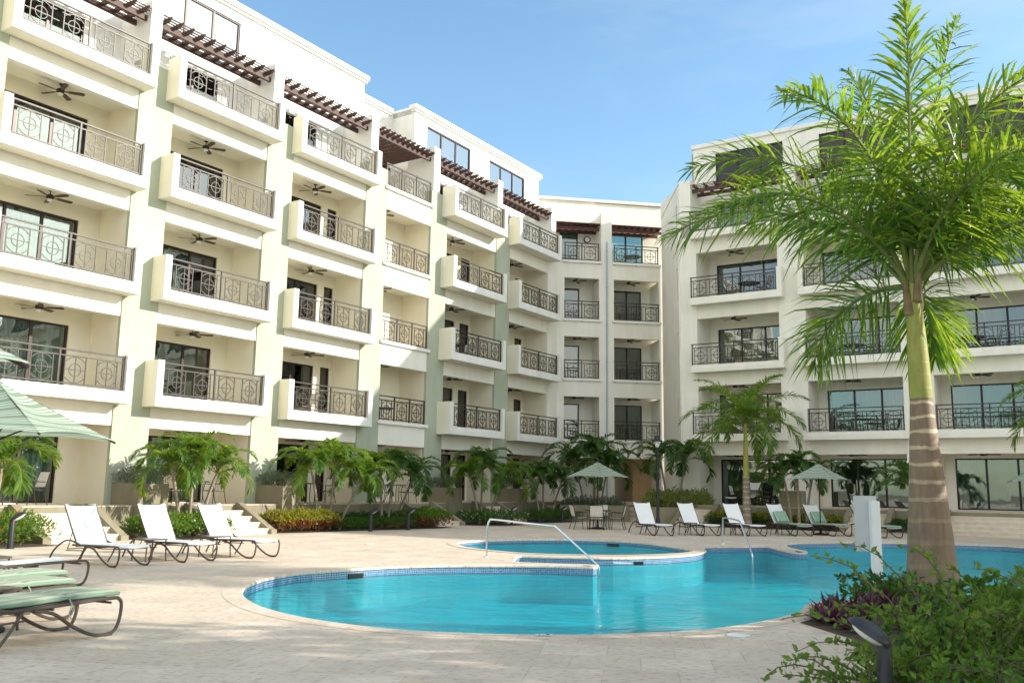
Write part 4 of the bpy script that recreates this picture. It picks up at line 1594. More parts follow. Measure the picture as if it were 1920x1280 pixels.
# ================================================================= steps, planters and furniture
def steps(mtx, x0, x1, y0, zt, nst, label, cheeks=(True, True), cm='olive'):
    """flight going down from y0 towards -y (out into the court)"""
    wc = mtx @ Vector(((x0 + x1) / 2, y0 - 0.75, 0))
    ang = math.atan2(mtx[1][0], mtx[0][0])
    t = thing('stone_steps', wc, ang, label, 'steps', 'stone steps down to the pool deck')
    c = Vector(((x0 + x1) / 2, y0 - 0.75, 0))
    b = MB()
    rise = zt / nst
    tr = 1.5 / (nst - 1)
    for i in range(nst - 1):
        yb = y0 - tr * i - c.y
        b.box(x0 - c.x, x1 - c.x, yb - tr, yb - 0.004, -0.05, zt - rise * (i + 1))
        b.box(x0 - c.x + 0.002, x1 - c.x - 0.002, yb - tr - 0.02, yb - tr, zt - rise * (i + 1) - 0.05, zt - rise * (i + 1) - 0.002)
    b.build('treads', M['stonestep'], t)
    for k, on in enumerate(cheeks):
        if on:
            q = MB()
            xx = (x0 - 0.22 - c.x) if k == 0 else (x1 + 0.004 - c.x)
            ya, yb = y0 - c.y + 0.02, y0 - 1.62 - c.y
            q.prism([(ya, -0.1), (yb, -0.1), (yb, 0.12), (yb + 0.12, 0.16), (ya - 0.12, zt + 0.06), (ya, zt + 0.06)], xx, xx + 0.215, 0)
            q.build('cheek_wall', M[cm], t)
    return t


M['stonestep'] = mat('travertine_step', (0.66, 0.57, 0.46), 0.75, noise=0.10, nscale=5, bump=0.25, bscale=50)
steps(LM, -13.5, -11.7, -0.62, 0.82, 5, 'leftmost travertine steps behind the first white lounger')
steps(LM, -8.4, -6.75, -0.62, 0.82, 5, 'travertine steps left of the croton hedge')
steps(LM, 1.35, 2.85, -0.62, 0.82, 5, 'travertine steps right of the pink and green clipped hedge')
steps(LM, 6.0, 7.35, -0.62, 0.82, 5, 'travertine steps behind the white flowered hedge')
steps(LM, 11.1, 12.6, -0.62, 0.82, 5, 'travertine steps behind the dark clipped hedge near the corner')
steps(RM, 0.3, 1.5, -1.22, 0.82, 5, 'travertine steps behind the first two white loungers on the right')
steps(RM, 7.2, 8.5, -1.22, 0.82, 5, 'travertine steps behind the white sign post')
steps(RM, 10.7, 15.0, -1.22, 0.82, 5, 'wide travertine steps right of the thick palm trunk')
steps(I4, 5.52, 5.86, 44.0, 0.82, 5, 'narrow steps between the two olive raised beds', (False, False))


def planter(mtx, x0, x1, y0, y1, z0, z1, label, mt='olive', soil=0.06):
    c = Vector(((x0 + x1) / 2, (y0 + y1) / 2, z0))
    wc = mtx @ c
    t = thing('planter_box', wc, math.atan2(mtx[1][0], mtx[0][0]), label, 'planter', 'olive planters and raised beds')
    a, e, h = (x1 - x0) / 2, (y1 - y0) / 2, z1 - z0
    b = MB()
    w_ = 0.09
    b.box(-a, a, -e, -e + w_, 0, h)
    b.box(-a, a, e - w_, e, 0, h)
    b.box(-a, -a + w_, -e + w_, e - w_, 0, h)
    b.box(a - w_, a, -e + w_, e - w_, 0, h)
    b.build('shell', M[mt], t)
    s = MB()
    s.box(-a + w_, a - w_, -e + w_, e - w_, 0.02, h - soil)
    s.build('soil', M['soil'], t)
    return t


for i, (s0, s1, lab, lab2) in enumerate([(-10.25, -9.3, 'brown planter box against the first full green pier', 'grey green bushy plant in the planter at the first full green pier'),
                                         (-5.0, -4.2, 'brown planter box at the second green pier', 'grey green bushy plant in the planter at the second green pier'),
                                         (4.0, 4.85, 'brown planter box at the fourth green pier', 'dark grey bushy plant in the planter at the fourth green pier'),
                                         (9.15, 9.95, 'brown planter box at the last green pier', 'grey bushy plant in the planter at the last green pier')]):
    planter(LM, s0, s1, -0.78, 0.48, 0.824, 1.42, lab)
    m2 = LM @ Matrix.Translation((0, 0, 1.3))
    hedge('shrub', m2, s0 - 0.05, s1 + 0.1, -0.8, 0.5, 0.55, lab2, 'shrub', ['leaf_grey'], 1500, 0.08, 30 + i, 0.28)
    # olive pedestal under the planter, in front of the terrace edge
    pd = MB()
    pd.box(s0, s1, -0.78, -0.602, -0.05, 0.822)
    o = pd.build('pedestal', M['olive'])
    o.matrix_world = LM
    tag(o, ['olive pedestal below the planter of the first full green pier', 'olive pedestal below the planter of the second green pier', 'olive pedestal below the planter of the fourth green pier', 'olive pedestal below the planter of the last green pier'][i], 'pedestal', 'olive planters and raised beds')
planter(RM, 4.15, 5.05, -0.9, -0.1, 0.824, 1.5, 'brown planter box on the shaded terrace behind three thin palm trunks')
planter(I4, 2.3, 5.5, 42.35, 44.6, 0.0, 0.72, 'olive raised bed behind the dining table')
planter(I4, 5.87, 9.0, 39.95, 41.85, 0.0, 0.72, 'olive planter wall behind the first white lounger on the right')


# ---------------------------------------------------------------- sun lounger
def striped(name, cols, axis, scale, trans=0.0, uvmap=False):
    m = bpy.data.materials.new(name)
    m.use_nodes = True
    t = m.node_tree
    b = t.nodes['Principled BSDF']
    b.inputs['Roughness'].default_value = 0.85
    if uvmap:
        src = t.nodes.new('ShaderNodeUVMap').outputs[0]
    else:
        src = t.nodes.new('ShaderNodeTexCoord').outputs['Object']
    sx = t.nodes.new('ShaderNodeSeparateXYZ')
    t.links.new(src, sx.inputs[0])
    mu = t.nodes.new('ShaderNodeMath')
    mu.operation = 'MULTIPLY_ADD'
    mu.inputs[1].default_value = scale
    mu.inputs[2].default_value = 10.0
    t.links.new(sx.outputs[axis], mu.inputs[0])
    fr = t.nodes.new('ShaderNodeMath')
    fr.operation = 'FRACT'
    t.links.new(mu.outputs[0], fr.inputs[0])
    cr = t.nodes.new('ShaderNodeValToRGB')
    cr.color_ramp.interpolation = 'CONSTANT'
    e = cr.color_ramp.elements
    e[0].position, e[0].color = cols[0][0], (*cols[0][1], 1)
    e[1].position, e[1].color = cols[1][0], (*cols[1][1], 1)
    for p_, c_ in cols[2:]:
        q = e.new(p_)
        q.color = (*c_, 1)
    t.links.new(fr.outputs[0], cr.inputs[0])
    t.links.new(cr.outputs[0], b.inputs['Base Color'])
    n = t.nodes.new('ShaderNodeTexNoise')
    n.inputs['Scale'].default_value = 9
    bp = t.nodes.new('ShaderNodeBump')
    bp.inputs['Strength'].default_value = 0.25
    bp.inputs['Distance'].default_value = 0.02
    t.links.new(n.outputs['Fac'], bp.inputs['Height'])
    t.links.new(bp.outputs[0], b.inputs['Normal'])
    if trans:
        tr = t.nodes.new('ShaderNodeBsdfTranslucent')
        t.links.new(cr.outputs[0], tr.inputs[0])
        mix = t.nodes.new('ShaderNodeMixShader')
        mix.inputs[0].default_value = trans
        t.links.new(b.outputs[0], mix.inputs[1])
        t.links.new(tr.outputs[0], mix.inputs[2])
        t.links.new(mix.outputs[0], t.nodes['Material Output'].inputs[0])
    return m


GA, GB, GC, GW = (0.28, 0.335, 0.225), (0.355, 0.41, 0.295), (0.17, 0.26, 0.18), (0.60, 0.60, 0.50)
M['pad'] = striped('green_striped_cushion', [(0, GA), (0.3, GB), (0.42, GW), (0.47, GB), (0.72, GC), (0.76, GB), (0.9, GW), (0.94, GA)], 'Y', 4.2)
M['towel'] = striped('green_white_striped_cloth', [(0, (0.10, 0.28, 0.20)), (0.2, GW), (0.3, (0.22, 0.44, 0.33)), (0.5, GB), (0.62, (0.10, 0.28, 0.20)), (0.78, GW), (0.86, GA)], 'Y', 7.5)
M['canopy'] = striped('striped_parasol_cloth', [(0, (0.25, 0.34, 0.24)), (0.34, (0.50, 0.57, 0.44)), (0.48, (0.31, 0.40, 0.29)), (0.62, (0.66, 0.72, 0.62)), (0.72, (0.15, 0.27, 0.19)), (0.78, (0.37, 0.45, 0.33)), (0.92, (0.62, 0.69, 0.58))], 'Y', 6.0, 0.38, True)


def make_lounger(tubem, w_=0.31):
    t = thing('sun_lounger', (0, 0, -60), 0, 'x', 'sun lounger', 'sun loungers around the pool')
    Z = 0.345
    for s in (-1, 1):
        y = s * w_
        b = MB()
        b.tube(smooth_loop([(-0.03, y, Z), (0.02, y, Z - 0.05), (0.015, y, 0.16), (-0.03, y, 0.05), (-0.12, y, 0.018), (-0.30, y, 0.035), (-0.52, y, 0.14), (-0.72, y, 0.27), (-0.92, y, Z - 0.03)], 3, False), 0.017, 8)
        b.box(-0.15, -0.07, y - 0.018, y + 0.018, 0, 0.02)
        b.build('leg', M[tubem], t, True)
        b = MB()
        b.tube(smooth_loop([(-1.15, y, Z - 0.02), (-1.38, y, Z + 0.04), (-1.62, y, Z + 0.05), (-1.86, y, Z - 0.05), (-2.04, y, 0.16), (-2.14, y, 0.0)], 3, False), 0.017, 8)
        b.build('leg', M[tubem], t, True)
        b = MB()
        b.tube([(-1.02, y * 0.98, Z - 0.03), (-1.12, y * 0.98, 0.16), (-1.25, y * 0.98, 0.0)], 0.014, 8)
        b.build('leg', M[tubem], t, True)
    f = MB()
    for s in (-1, 1):
        y = s * w_
        f.tube(smooth_loop([(-0.03, y, Z), (-0.3, y, Z), (-0.8, y, Z - 0.012), (-1.3, y, Z - 0.02), (-1.4, y, Z - 0.02)], 2, False), 0.017, 8)
        f.tube([(-1.3, y * 0.97, Z), (-1.55, y * 0.97, Z + 0.34), (-1.775, y * 0.97, Z + 0.665)], 0.013, 8)
        f.tube([(-1.48, y * 0.93, Z + 0.22), (-1.56, y * 0.93, Z - 0.03), (-1.60, y * 0.93, Z - 0.10)], 0.009, 6)
    f.tube([(-1.775, -w_ * 0.97, Z + 0.665), (-1.775, w_ * 0.97, Z + 0.665)], 0.013, 8)
    for x in (-0.10, -0.72, -1.3):
        f.tube([(x, -w_, Z - 0.04), (x, w_, Z - 0.04)], 0.012, 6)
    f.tube([(-1.60, -w_ * 0.93, Z - 0.10), (-1.60, w_ * 0.93, Z - 0.10)], 0.009, 6)
    f.tube([(-1.0, -w_, 0.24), (-1.6, -w_, 0.22)], 0.01, 6)
    f.tube([(-1.0, w_, 0.24), (-1.6, w_, 0.22)], 0.01, 6)
    f.build('frame', M[tubem], t, True)

    def sling(path, name):
        b = MB()
        ny = 6
        for off in (0.006, -0.006):
            k = len(b.v)
            for (x, z) in path:
                for j in range(ny + 1):
                    v = j / ny * 2 - 1
                    sag = 0.022 * (1 - v * v)
                    b.v.append((x, v * (w_ - 0.012), z - sag + off))
            for i in range(len(path) - 1):
                for j in range(ny):
                    q = k + i * (ny + 1) + j
                    fc = (q, q + ny + 1, q + ny + 2, q + 1)
                    b.f.append(fc if off < 0 else fc[::-1])
                    b.m.append(0)
        return b.build(name, M['sling'], t, True)
    sling([(0.0, Z - 0.01), (-0.05, Z + 0.012), (-0.3, Z + 0.012), (-0.6, Z + 0.008), (-0.9, Z), (-1.3, Z - 0.005)], 'seat')
    sling([(-1.30, Z + 0.0), (-1.42, Z + 0.17), (-1.55, Z + 0.355), (-1.67, Z + 0.525), (-1.775, Z + 0.685)], 'backrest')
    return t


_L = {}


def lounger(x, y, ang, label, tubem='tube'):
    if tubem not in _L:
        o = _L[tubem] = make_lounger(tubem)
        o.location = (x, y, 0)
        o.rotation_euler.z = ang
        o['label'] = label
        return o
    return dup(_L[tubem], (x, y, 0), ang, label)


aL = math.atan2(-0.56, 0.83)
lounger(-6.5, 16.25, aL, 'leftmost white sling lounger of the sunlit row facing the pool')
lounger(-5.72, 17.42, aL - 0.05, 'middle white sling lounger of the sunlit row facing the pool')
lounger(-4.82, 18.6, aL + 0.04, 'right white sling lounger of the sunlit row, before the croton hedge steps')
aN = math.atan2(0.89, 0.45)
near = [(-4.05, 9.3, 'nearest lounger at the lower left under a pale green cushion'), (-4.95, 10.3, 'second lounger at the left edge under a pale green cushion'),
        (-5.47, 11.2, 'third lounger at the left edge, farthest with a green cushion')]
for x, y, lab in near:
    lounger(x, y, aN, lab)
lounger(-6.24, 13.46, aN - 0.1, 'white sling lounger at the left edge past the green cushioned ones')
aR = math.atan2(-0.96, 0.28)
lounger(4.97, 29.75, aR, 'leftmost white sling lounger across the pool, before the lamp post', 'dktube')
lounger(6.6, 30.2, aR + 0.05, 'middle white sling lounger across the pool', 'dktube')
lounger(8.15, 30.45, aR, 'white sling lounger across the pool, right behind the far handrail', 'dktube')
g3 = [(9.85, 30.95, 'white lounger with green striped pillow left of the right hand parasol pole'), (11.2, 31.15, 'white lounger with green striped pillow right of the parasol pole'), (12.6, 30.4, 'lounger wholly covered by a green striped pad beside the thick palm trunk')]
for x, y, lab in g3:
    lounger(x, y, aR + 0.04, lab, 'dktube')
# loungers up on the shaded terrace
for s, n_, lab in ((1.9, 0.4, 'shadowed lounger on the terrace behind the variegated planter'),):
    p = RW(s, n_)
    o = lounger(p.x, p.y, RANG - 1.9, lab, 'dktube')
    o.location.z = 0.824


def pad_mesh(path, w_, th, mname, nm, seams=()):
    b = MB()
    ny = 10
    prof = []
    n = len(path)
    rings = []
    for i, (x, z) in enumerate(path):
        if i == 0:
            dx, dz = path[1][0] - x, path[1][1] - z
        elif i == n - 1:
            dx, dz = x - path[i - 1][0], z - path[i - 1][1]
        else:
            dx, dz = path[i + 1][0] - path[i - 1][0], path[i + 1][1] - path[i - 1][1]
        l = math.hypot(dx, dz)
        nx, nz = dz / l, -dx / l
        pin = 0.62 if i in seams else (0.75 if i in (0, n - 1) else 1.0)
        ring = []
        m = 16
        for j in range(m):
            a = 2 * math.pi * (j + 0.5) / m
            cy = abs(math.cos(a)) ** 0.35 * (1 if math.cos(a) > 0 else -1)
            cz = abs(math.sin(a)) ** 0.5 * (1 if math.sin(a) > 0 else -1)
            hgt = th * (0.5 + 0.5 * cz * pin)
            ring.append((x + nx * hgt, cy * w_, z + nz * hgt))
        rings.append(ring)
    for r_ in rings:
        b.v += r_
    m = 16
    for i in range(n - 1):
        for j in range(m):
            q = (j + 1) % m
            b.f.append((i * m + j, i * m + q, (i + 1) * m + q, (i + 1) * m + j))
            b.m.append(0)
    b.f.append(tuple(range(m)))
    b.f.append(tuple((n - 1) * m + j for j in reversed(range(m))))
    b.m += [0, 0]
    return b.mesh(nm, M[mname], True)


def fine(path, k=6):
    return smooth_loop(path, k, False)


seat_path = [(0.0, 0.345), (-0.02, 0.35), (-0.25, 0.355), (-0.5, 0.355), (-0.56, 0.352), (-0.62, 0.355), (-0.95, 0.345), (-1.28, 0.34)]
pad_me = pad_mesh(seat_path, 0.30, 0.065, 'pad', 'lounger_cushion', (4,))
for i, (x, y, lab) in enumerate(near):
    c = put('lounger_cushion', pad_me, None, (x, y, 0.006), aN)
    tag(c, ['nearest pale green seat cushion at the lower left', 'pale green seat cushion on the second lounger from the lower left', 'pale green seat cushion on the third lounger at the left edge'][i], 'cushion', 'green cushions on the near loungers')
    tie = MB()
    for q in (-0.56,):
        tie.tube([(q, -0.30, 0.38), (q + 0.01, -0.33, 0.33), (q - 0.01, -0.325, 0.24), (q + 0.02, -0.33, 0.2)], 0.006, 5)
        tie.tube([(q, -0.30, 0.38), (q, -0.29, 0.385), (q + 0.03, -0.33, 0.31), (q + 0.03, -0.325, 0.25)], 0.006, 5)
    tie.build('tie', M['pad'], c)
back_path = [(-1.07, 0.36), (-1.2, 0.54), (-1.33, 0.72), (-1.46, 0.9), (-1.56, 1.04)]
full = [(0.0, 0.345), (-0.02, 0.35), (-0.3, 0.355), (-0.6, 0.352), (-1.0, 0.345), (-1.25, 0.36), (-1.34, 0.46), (-1.47, 0.64), (-1.62, 0.85), (-1.755, 1.035)]
fm = pad_mesh(full, 0.295, 0.05, 'towel', 'lounger_cushion', (5,))
tag(put('lounger_cushion', fm, None, (g3[2][0], g3[2][1], 0.006), aR + 0.04), 'long green and white striped pad on the lounger beside the thick trunk', 'cushion')
sm = pad_mesh(seat_path, 0.295, 0.05, 'pad', 'lounger_cushion', (4,))
pil = pad_mesh([(-1.2, 0.385), (-1.26, 0.42), (-1.34, 0.52), (-1.42, 0.63), (-1.47, 0.70), (-1.49, 0.725)], 0.25, 0.12, 'towel', 'pillow')
for i in range(2):
    tag(put('lounger_cushion', sm, None, (g3[i][0], g3[i][1], 0.006), aR + 0.04), ['green seat pad on the lounger left of the right hand parasol pole', 'green seat pad on the lounger right of the parasol pole'][i], 'cushion')
    tag(put('pillow', pil, None, (g3[i][0], g3[i][1], 0.0), aR + 0.04), ['green striped pillow on the lounger left of the right hand parasol pole', 'green striped pillow on the lounger right of the parasol pole'][i], 'pillow')


# ---------------------------------------------------------------- tables, chairs
def make_side_table(tubem):
    t = thing('side_table', (0, 0, -60), 0, 'x', 'side table', 'side tables between the loungers')
    b = MB()
    b.prism([(-0.24, -0.2), (-0.2, -0.24), (0.2, -0.24), (0.24, -0.2), (0.24, 0.2), (0.2, 0.24), (-0.2, 0.24), (-0.24, 0.2)], 0.385, 0.41)
    b.build('table_top', M[tubem], t)
    for sx in (-1, 1):
        for sy in (-1, 1):
            l = MB()
            l.tube([(sx * 0.2, sy * 0.2, 0.385), (sx * 0.215, sy * 0.215, 0.0)], 0.013, 8)
            l.build('leg', M[tubem], t, True)
    return t


_T = {}


def side_table(x, y, ang, label, tubem='tube'):
    if tubem not in _T:
        o = _T[tubem] = make_side_table(tubem)
        o.location = (x, y, 0)
        o.rotation_euler.z = ang
        o['label'] = label
        return o
    return dup(_T[tubem], (x, y, 0), ang, label)


side_table(-6.75, 17.55, aL, 'small brown side table between the left and middle white loungers')
side_table(-5.9, 18.75, aL, 'small brown side table between the middle and right white loungers')
side_table(-5.1, 9.2, aN, 'small brown side table at the left edge beside the nearest lounger')
side_table(-6.5, 11.5, aN, 'small brown side table at the left edge behind the green cushions')
side_table(-7.2, 12.9, aN, 'small brown side table at the left edge before the white lounger')
side_table(5.85, 30.45, aR, 'dark side table between the first two white loungers across the pool', 'dktube')
side_table(7.4, 30.75, aR, 'dark side table between the second and third white loungers across the pool', 'dktube')
side_table(9.05, 31.1, aR, 'dark side table left of the first green pillow lounger', 'dktube')
side_table(11.95, 31.6, aR, 'dark side table right of the second green pillow lounger', 'dktube')


def make_chair():
    t = thing('patio_chair', (0, 0, -60), 0, 'x', 'chair', 'patio chairs')
    tm_ = M['dktube']
    for s in (-1, 1):
        y = 0.25 * s
        b = MB()
        b.tube(smooth_loop([(0.24, y, 0.0), (0.22, y, 0.22), (0.23, y, 0.42), (0.23, y, 0.58), (0.17, y, 0.615), (-0.05, y, 0.605), (-0.2, y, 0.60)], 3, False), 0.013, 7)
        b.build('leg', tm_, t, True)
        b = MB()
        b.tube(smooth_loop([(-0.30, y, 0.0), (-0.23, y, 0.2), (-0.20, y, 0.40)], 3, False), 0.013, 7)
        b.build('leg', tm_, t, True)
    f = MB()
    for s in (-1, 1):
        y = 0.235 * s
        f.tube(smooth_loop([(0.24, y, 0.405), (0.0, y, 0.39), (-0.18, y, 0.39), (-0.24, y, 0.55), (-0.30, y, 0.80), (-0.34, y, 0.87)], 3, False), 0.012, 7)
    f.tube([(0.24, -0.235, 0.405), (0.24, 0.235, 0.405)], 0.012, 6)
    f.tube([(-0.34, -0.235, 0.87), (-0.34, 0.235, 0.87)], 0.013, 6)
    f.build('frame', tm_, t, True)
    for nm, path in (('seat', [(0.24, 0.412), (0.0, 0.395), (-0.17, 0.395)]), ('backrest', [(-0.20, 0.47), (-0.24, 0.57), (-0.29, 0.77), (-0.33, 0.855)])):
        b = MB()
        for i in range(len(path) - 1):
            (xa, za), (xb, zb_) = path[i], path[i + 1]
            dx, dz = xb - xa, zb_ - za
            l = math.hypot(dx, dz)
            ox, oz = -dz / l * 0.004, dx / l * 0.004
            b.face([(xa + ox, -0.225, za + oz), (xb + ox, -0.225, zb_ + oz), (xb + ox, 0.225, zb_ + oz), (xa + ox, 0.225, za + oz)])
            b.face([(xa - ox, 0.225, za - oz), (xb - ox, 0.225, zb_ - oz), (xb - ox, -0.225, zb_ - oz), (xa - ox, -0.225, za - oz)])
        b.build(nm, M['slingtan'], t, True)
    return t


M['slingtan'] = mat('pale_sling', (0.66, 0.62, 0.54), 0.75, noise=0.05, nscale=8)
CH = make_chair()
_cu = [False]


def chair(x, y, z, ang, label):
    if not _cu[0]:
        _cu[0] = True
        CH.location = (x, y, z)
        CH.rotation_euler.z = ang
        CH['label'] = label
        return CH
    return dup(CH, (x, y, z), ang, label)


def make_table():
    t = thing('patio_table', (0, 0, -60), 0, 'x', 'table', 'patio tables')
    b = MB()
    b.lathe([(0.0, 0.655), (0.49, 0.655), (0.50, 0.665), (0.50, 0.685), (0.48, 0.69), (0.0, 0.69)], 28)
    b.build('table_top', M['dktube'], t, True)
    for k in range(4):
        a = k * math.pi / 2 + 0.4
        l = MB()
        c, s = math.cos(a), math.sin(a)
        l.tube(smooth_loop([(0.36 * c, 0.36 * s, 0.655), (0.30 * c, 0.30 * s, 0.4), (0.32 * c, 0.32 * s, 0.15), (0.40 * c, 0.40 * s, 0.0)], 3, False), 0.014, 7)
        l.build('leg', M['dktube'], t, True)
    return t


TB = make_table()
_tu = [False]


def table(x, y, z, label):
    if not _tu[0]:
        _tu[0] = True
        TB.location = (x, y, z)
        TB['label'] = label
        return TB
    return dup(TB, (x, y, z), 0, label)


tx, ty = 3.25, 34.2
table(tx, ty, 0, 'round dark dining table under the striped parasol')
for k, (a, lab) in enumerate([(195, 'dining chair left of the parasol table'), (262, 'dining chair nearest the pool, its back to the viewer'), (345, 'dining chair right of the parasol table'), (75, 'dining chair on the far side of the parasol table')]):
    q = R(a)
    chair(tx + 0.72 * math.cos(q), ty + 0.72 * math.sin(q), 0, q + math.pi, lab)

# balcony and terrace furniture
STB = {1: 'ground terrace', 2: 'second floor balcony', 3: 'third floor balcony', 4: 'fourth floor balcony', 5: 'top terrace'}


def set_on(Wf, ang, s, n_, k, where, nch=2):
    z = FL(k) + 0.004
    p = Wf(s, n_)
    table(p.x, p.y, z, 'round dark table on the %s, %s' % (STB[k], where))
    for j in range(nch):
        sg = (-1, 1)[j]
        q = Wf(s + sg * 0.72, n_ + 0.1)
        chair(q.x, q.y, z, ang + (0 if sg < 0 else math.pi), '%s patio chair on the %s, %s' % (('left', 'right')[j], STB[k], where))


set_on(RW, RANG, 7.0, -0.9, 3, 'second bay of shaded wing')
set_on(RW, RANG, 7.2, -1.0, 2, 'second bay of shaded wing')
set_on(RW, RANG, 11.6, -0.9, 3, 'third bay of shaded wing')
set_on(RW, RANG, 2.6, -0.7, 4, 'first bay of shaded wing')
set_on(RW, RANG, 2.5, -0.9, 1, 'first bay of shaded wing')
set_on(LW, LANG, -3.2, -0.9, 2, 'third bay of sunlit wing')
set_on(LW, LANG, 1.8, -1.1, 2, 'recessed fourth bay of sunlit wing', 1)
set_on(LW, LANG, 6.3, -0.9, 3, 'fifth bay of sunlit wing')
set_on(LW, LANG, -7.4, -0.6, 1, 'second bay of sunlit wing')
set_on(LW, LANG, -13.3, -0.5, 1, 'first bay of sunlit wing')
set_on(LW, LANG, -2.6, -0.5, 1, 'third bay of sunlit wing')
set_on(LW, LANG, 1.9, -0.4, 1, 'recessed fourth bay of sunlit wing')
set_on(CW, CANG, 4.0, -0.8, 5, 'corner block', 1)


# ---------------------------------------------------------------- parasols
def make_umbrella(hw=0.98, ztop=2.45, zhem=1.88):
    t = thing('parasol', (0, 0, -60), 0, 'x', 'parasol', 'striped parasols')
    me_v, me_f, uvs = [], [], []
    nr, nc = 12, 10
    for s in range(4):
        a0, a1 = s * math.pi / 2, (s + 1) * math.pi / 2
        c0 = Vector((math.cos(a0), math.sin(a0), 0)) * hw * 1.2
        c1 = Vector((math.cos(a1), math.sin(a1), 0)) * hw * 1.2
        k = len(me_v)
        for i in range(nr + 1):
            v = i / nr
            for j in range(nc + 1):
                u = j / nc
                p = c0.lerp(c1, u) * v
                arch = 4 * u * (1 - u)
                p = p * (1 - 0.06 * arch * v)
                z = ztop - (ztop - zhem) * (v ** 0.92) - 0.05 * arch * math.sin(math.pi * v) + 0.05 * arch * v * v * v
                me_v.append((p.x, p.y, z))
        for i in range(nr):
            for j in range(nc):
                q = k + i * (nc + 1) + j
                me_f.append((q, q + 1, q + nc + 2, q + nc + 1))
                uvs += [(j / nc, i / nr), ((j + 1) / nc, i / nr), ((j + 1) / nc, (i + 1) / nr), (j / nc, (i + 1) / nr)]
    me = bpy.data.meshes.new('canopy')
    me.from_pydata(me_v, [], me_f)
    me.materials.append(M['canopy'])
    ul = me.uv_layers.new(name='UVMap')
    for i, q in enumerate(uvs):
        ul.data[i].uv = q
    me.polygons.foreach_set('use_smooth', [True] * len(me_f))
    put('canopy', me, t)
    b = MB()
    b.tube([(0, 0, 0.0), (0, 0, ztop - 0.02)], 0.021, 10)
    b.build('pole', M['bronze'], t, True)
    b = MB()
    b.lathe([(0.0, ztop - 0.01), (0.035, ztop), (0.03, ztop + 0.04), (0.015, ztop + 0.06), (0.028, ztop + 0.085), (0.0, ztop + 0.11)], 10)
    b.build('finial', M['bronze'], t, True)
    for s in range(4):
        a = s * math.pi / 2
        r = MB()
        r.tube([(0.03 * math.cos(a), 0.03 * math.sin(a), ztop - 0.05), (hw * 1.19 * math.cos(a), hw * 1.19 * math.sin(a), zhem - 0.015)], 0.011, 6)
        r.tube([(0.03 * math.cos(a), 0.03 * math.sin(a), zhem - 0.05), (hw * 0.62 * math.cos(a), hw * 0.62 * math.sin(a), ztop - (ztop - zhem) * 0.55)], 0.009, 6)
        r.build('rib', M['bronze'], t, True)
    b = MB()
    b.lathe([(0.0, 0.0), (0.27, 0.0), (0.27, 0.035), (0.22, 0.06), (0.05, 0.085), (0.035, 0.3), (0.0, 0.3)], 20)
    b.build('base', M['blackp'], t, True)
    return t


um = make_umbrella()
um.location = (tx, ty, 0)
um.rotation_euler.z = R(-88)
um['label'] = 'striped green parasol over the round dining table'
dup(um, (10.75, 32.1, 0), R(-80), 'striped green parasol between the two green pillow loungers')
dup(um, (16.75, 29.2, 0), R(-70), 'striped green parasol cut by the right edge')
b1 = dup(um, (-5.15, 9.1, 0), R(47), 'near striped green parasol cut by the left edge, its corner over the terrace')
b1.scale = (1.06, 1.06, 1.0)
b2 = dup(um, (-2.95, 3.2, 0), R(8), 'nearest striped parasol of which only one blurred corner shows at the left edge')
b2.location.z = 0


# ---------------------------------------------------------------- bollard lights and lamp post
def make_bollard():
    t = thing('bollard_light', (0, 0, -60), 0, 'x', 'bollard light', 'bollard lights')
    b = MB()
    b.lathe([(0.0, 0.0), (0.07, 0.0), (0.07, 0.012), (0.048, 0.014), (0.048, 0.50), (0.044, 0.51), (0.0, 0.51)], 18)
    b.build('post', M['bollard'], t, True)

    def shell(za, zb_, rs, nm, mt):
        q = MB()
        n = 18
        for i in range(8):
            f = i / 7 * math.pi / 2
            for j in range(n):
                a = 2 * math.pi * j / n
                x, y, z = rs * math.cos(f) * math.cos(a), rs * math.cos(f) * math.sin(a), zb_ * math.sin(f) + za
                c, s = math.cos(R(-32)), math.sin(R(-32))
                q.v.append((0.085 + x * c + z * s, y, 0.555 - x * s + z * c))
        for i in range(7):
            for j in range(n):
                k = (j + 1) % n
                q.f.append((i * n + j, i * n + k, (i + 1) * n + k, (i + 1) * n + j))
                q.m.append(0)
        q.f.append(tuple(reversed(range(n))))
        q.m.append(0)
        return q.build(nm, M[mt], t, True)
    shell(0.0, 0.07, 0.15, 'hood', 'bollard')
    shell(-0.004, -0.04, 0.115, 'diffuser', 'opal')
    return t


BO = make_bollard()
BO.location = (3.62, 9.2, 0)
first = [True]
for (x, y, a, lab, sc) in [(2.42, 6.1, R(158), 'large dark bollard light among the foreground leaves', 1.0), (-10.73, 20.1, R(28), 'leftmost bollard light beside the orange flowered shrub', 1.2), (-8.04, 24.8, R(35), 'bollard light behind the right white lounger of the sunlit row', 1.2),
                           (-4.45, 29.85, R(30), 'left of two dark bollard lights by the low shrubs', 1.15), (-3.4, 31.3, R(28), 'dark bollard light beside the pink and green clipped hedge', 1.15), (0.1, 37.3, R(-20), 'dark bollard light at the end of the white flowered hedge', 1.1),
                           (2.3, 40.2, R(0), 'dark bollard light at the end of the dark clipped hedge', 1.1)]:
    if first[0]:
        first[0] = False
        BO.location = (x, y, 0)
        BO.rotation_euler.z = a
        BO['label'] = lab
        continue
    dup(BO, (x, y, 0), a, lab, sc=sc)

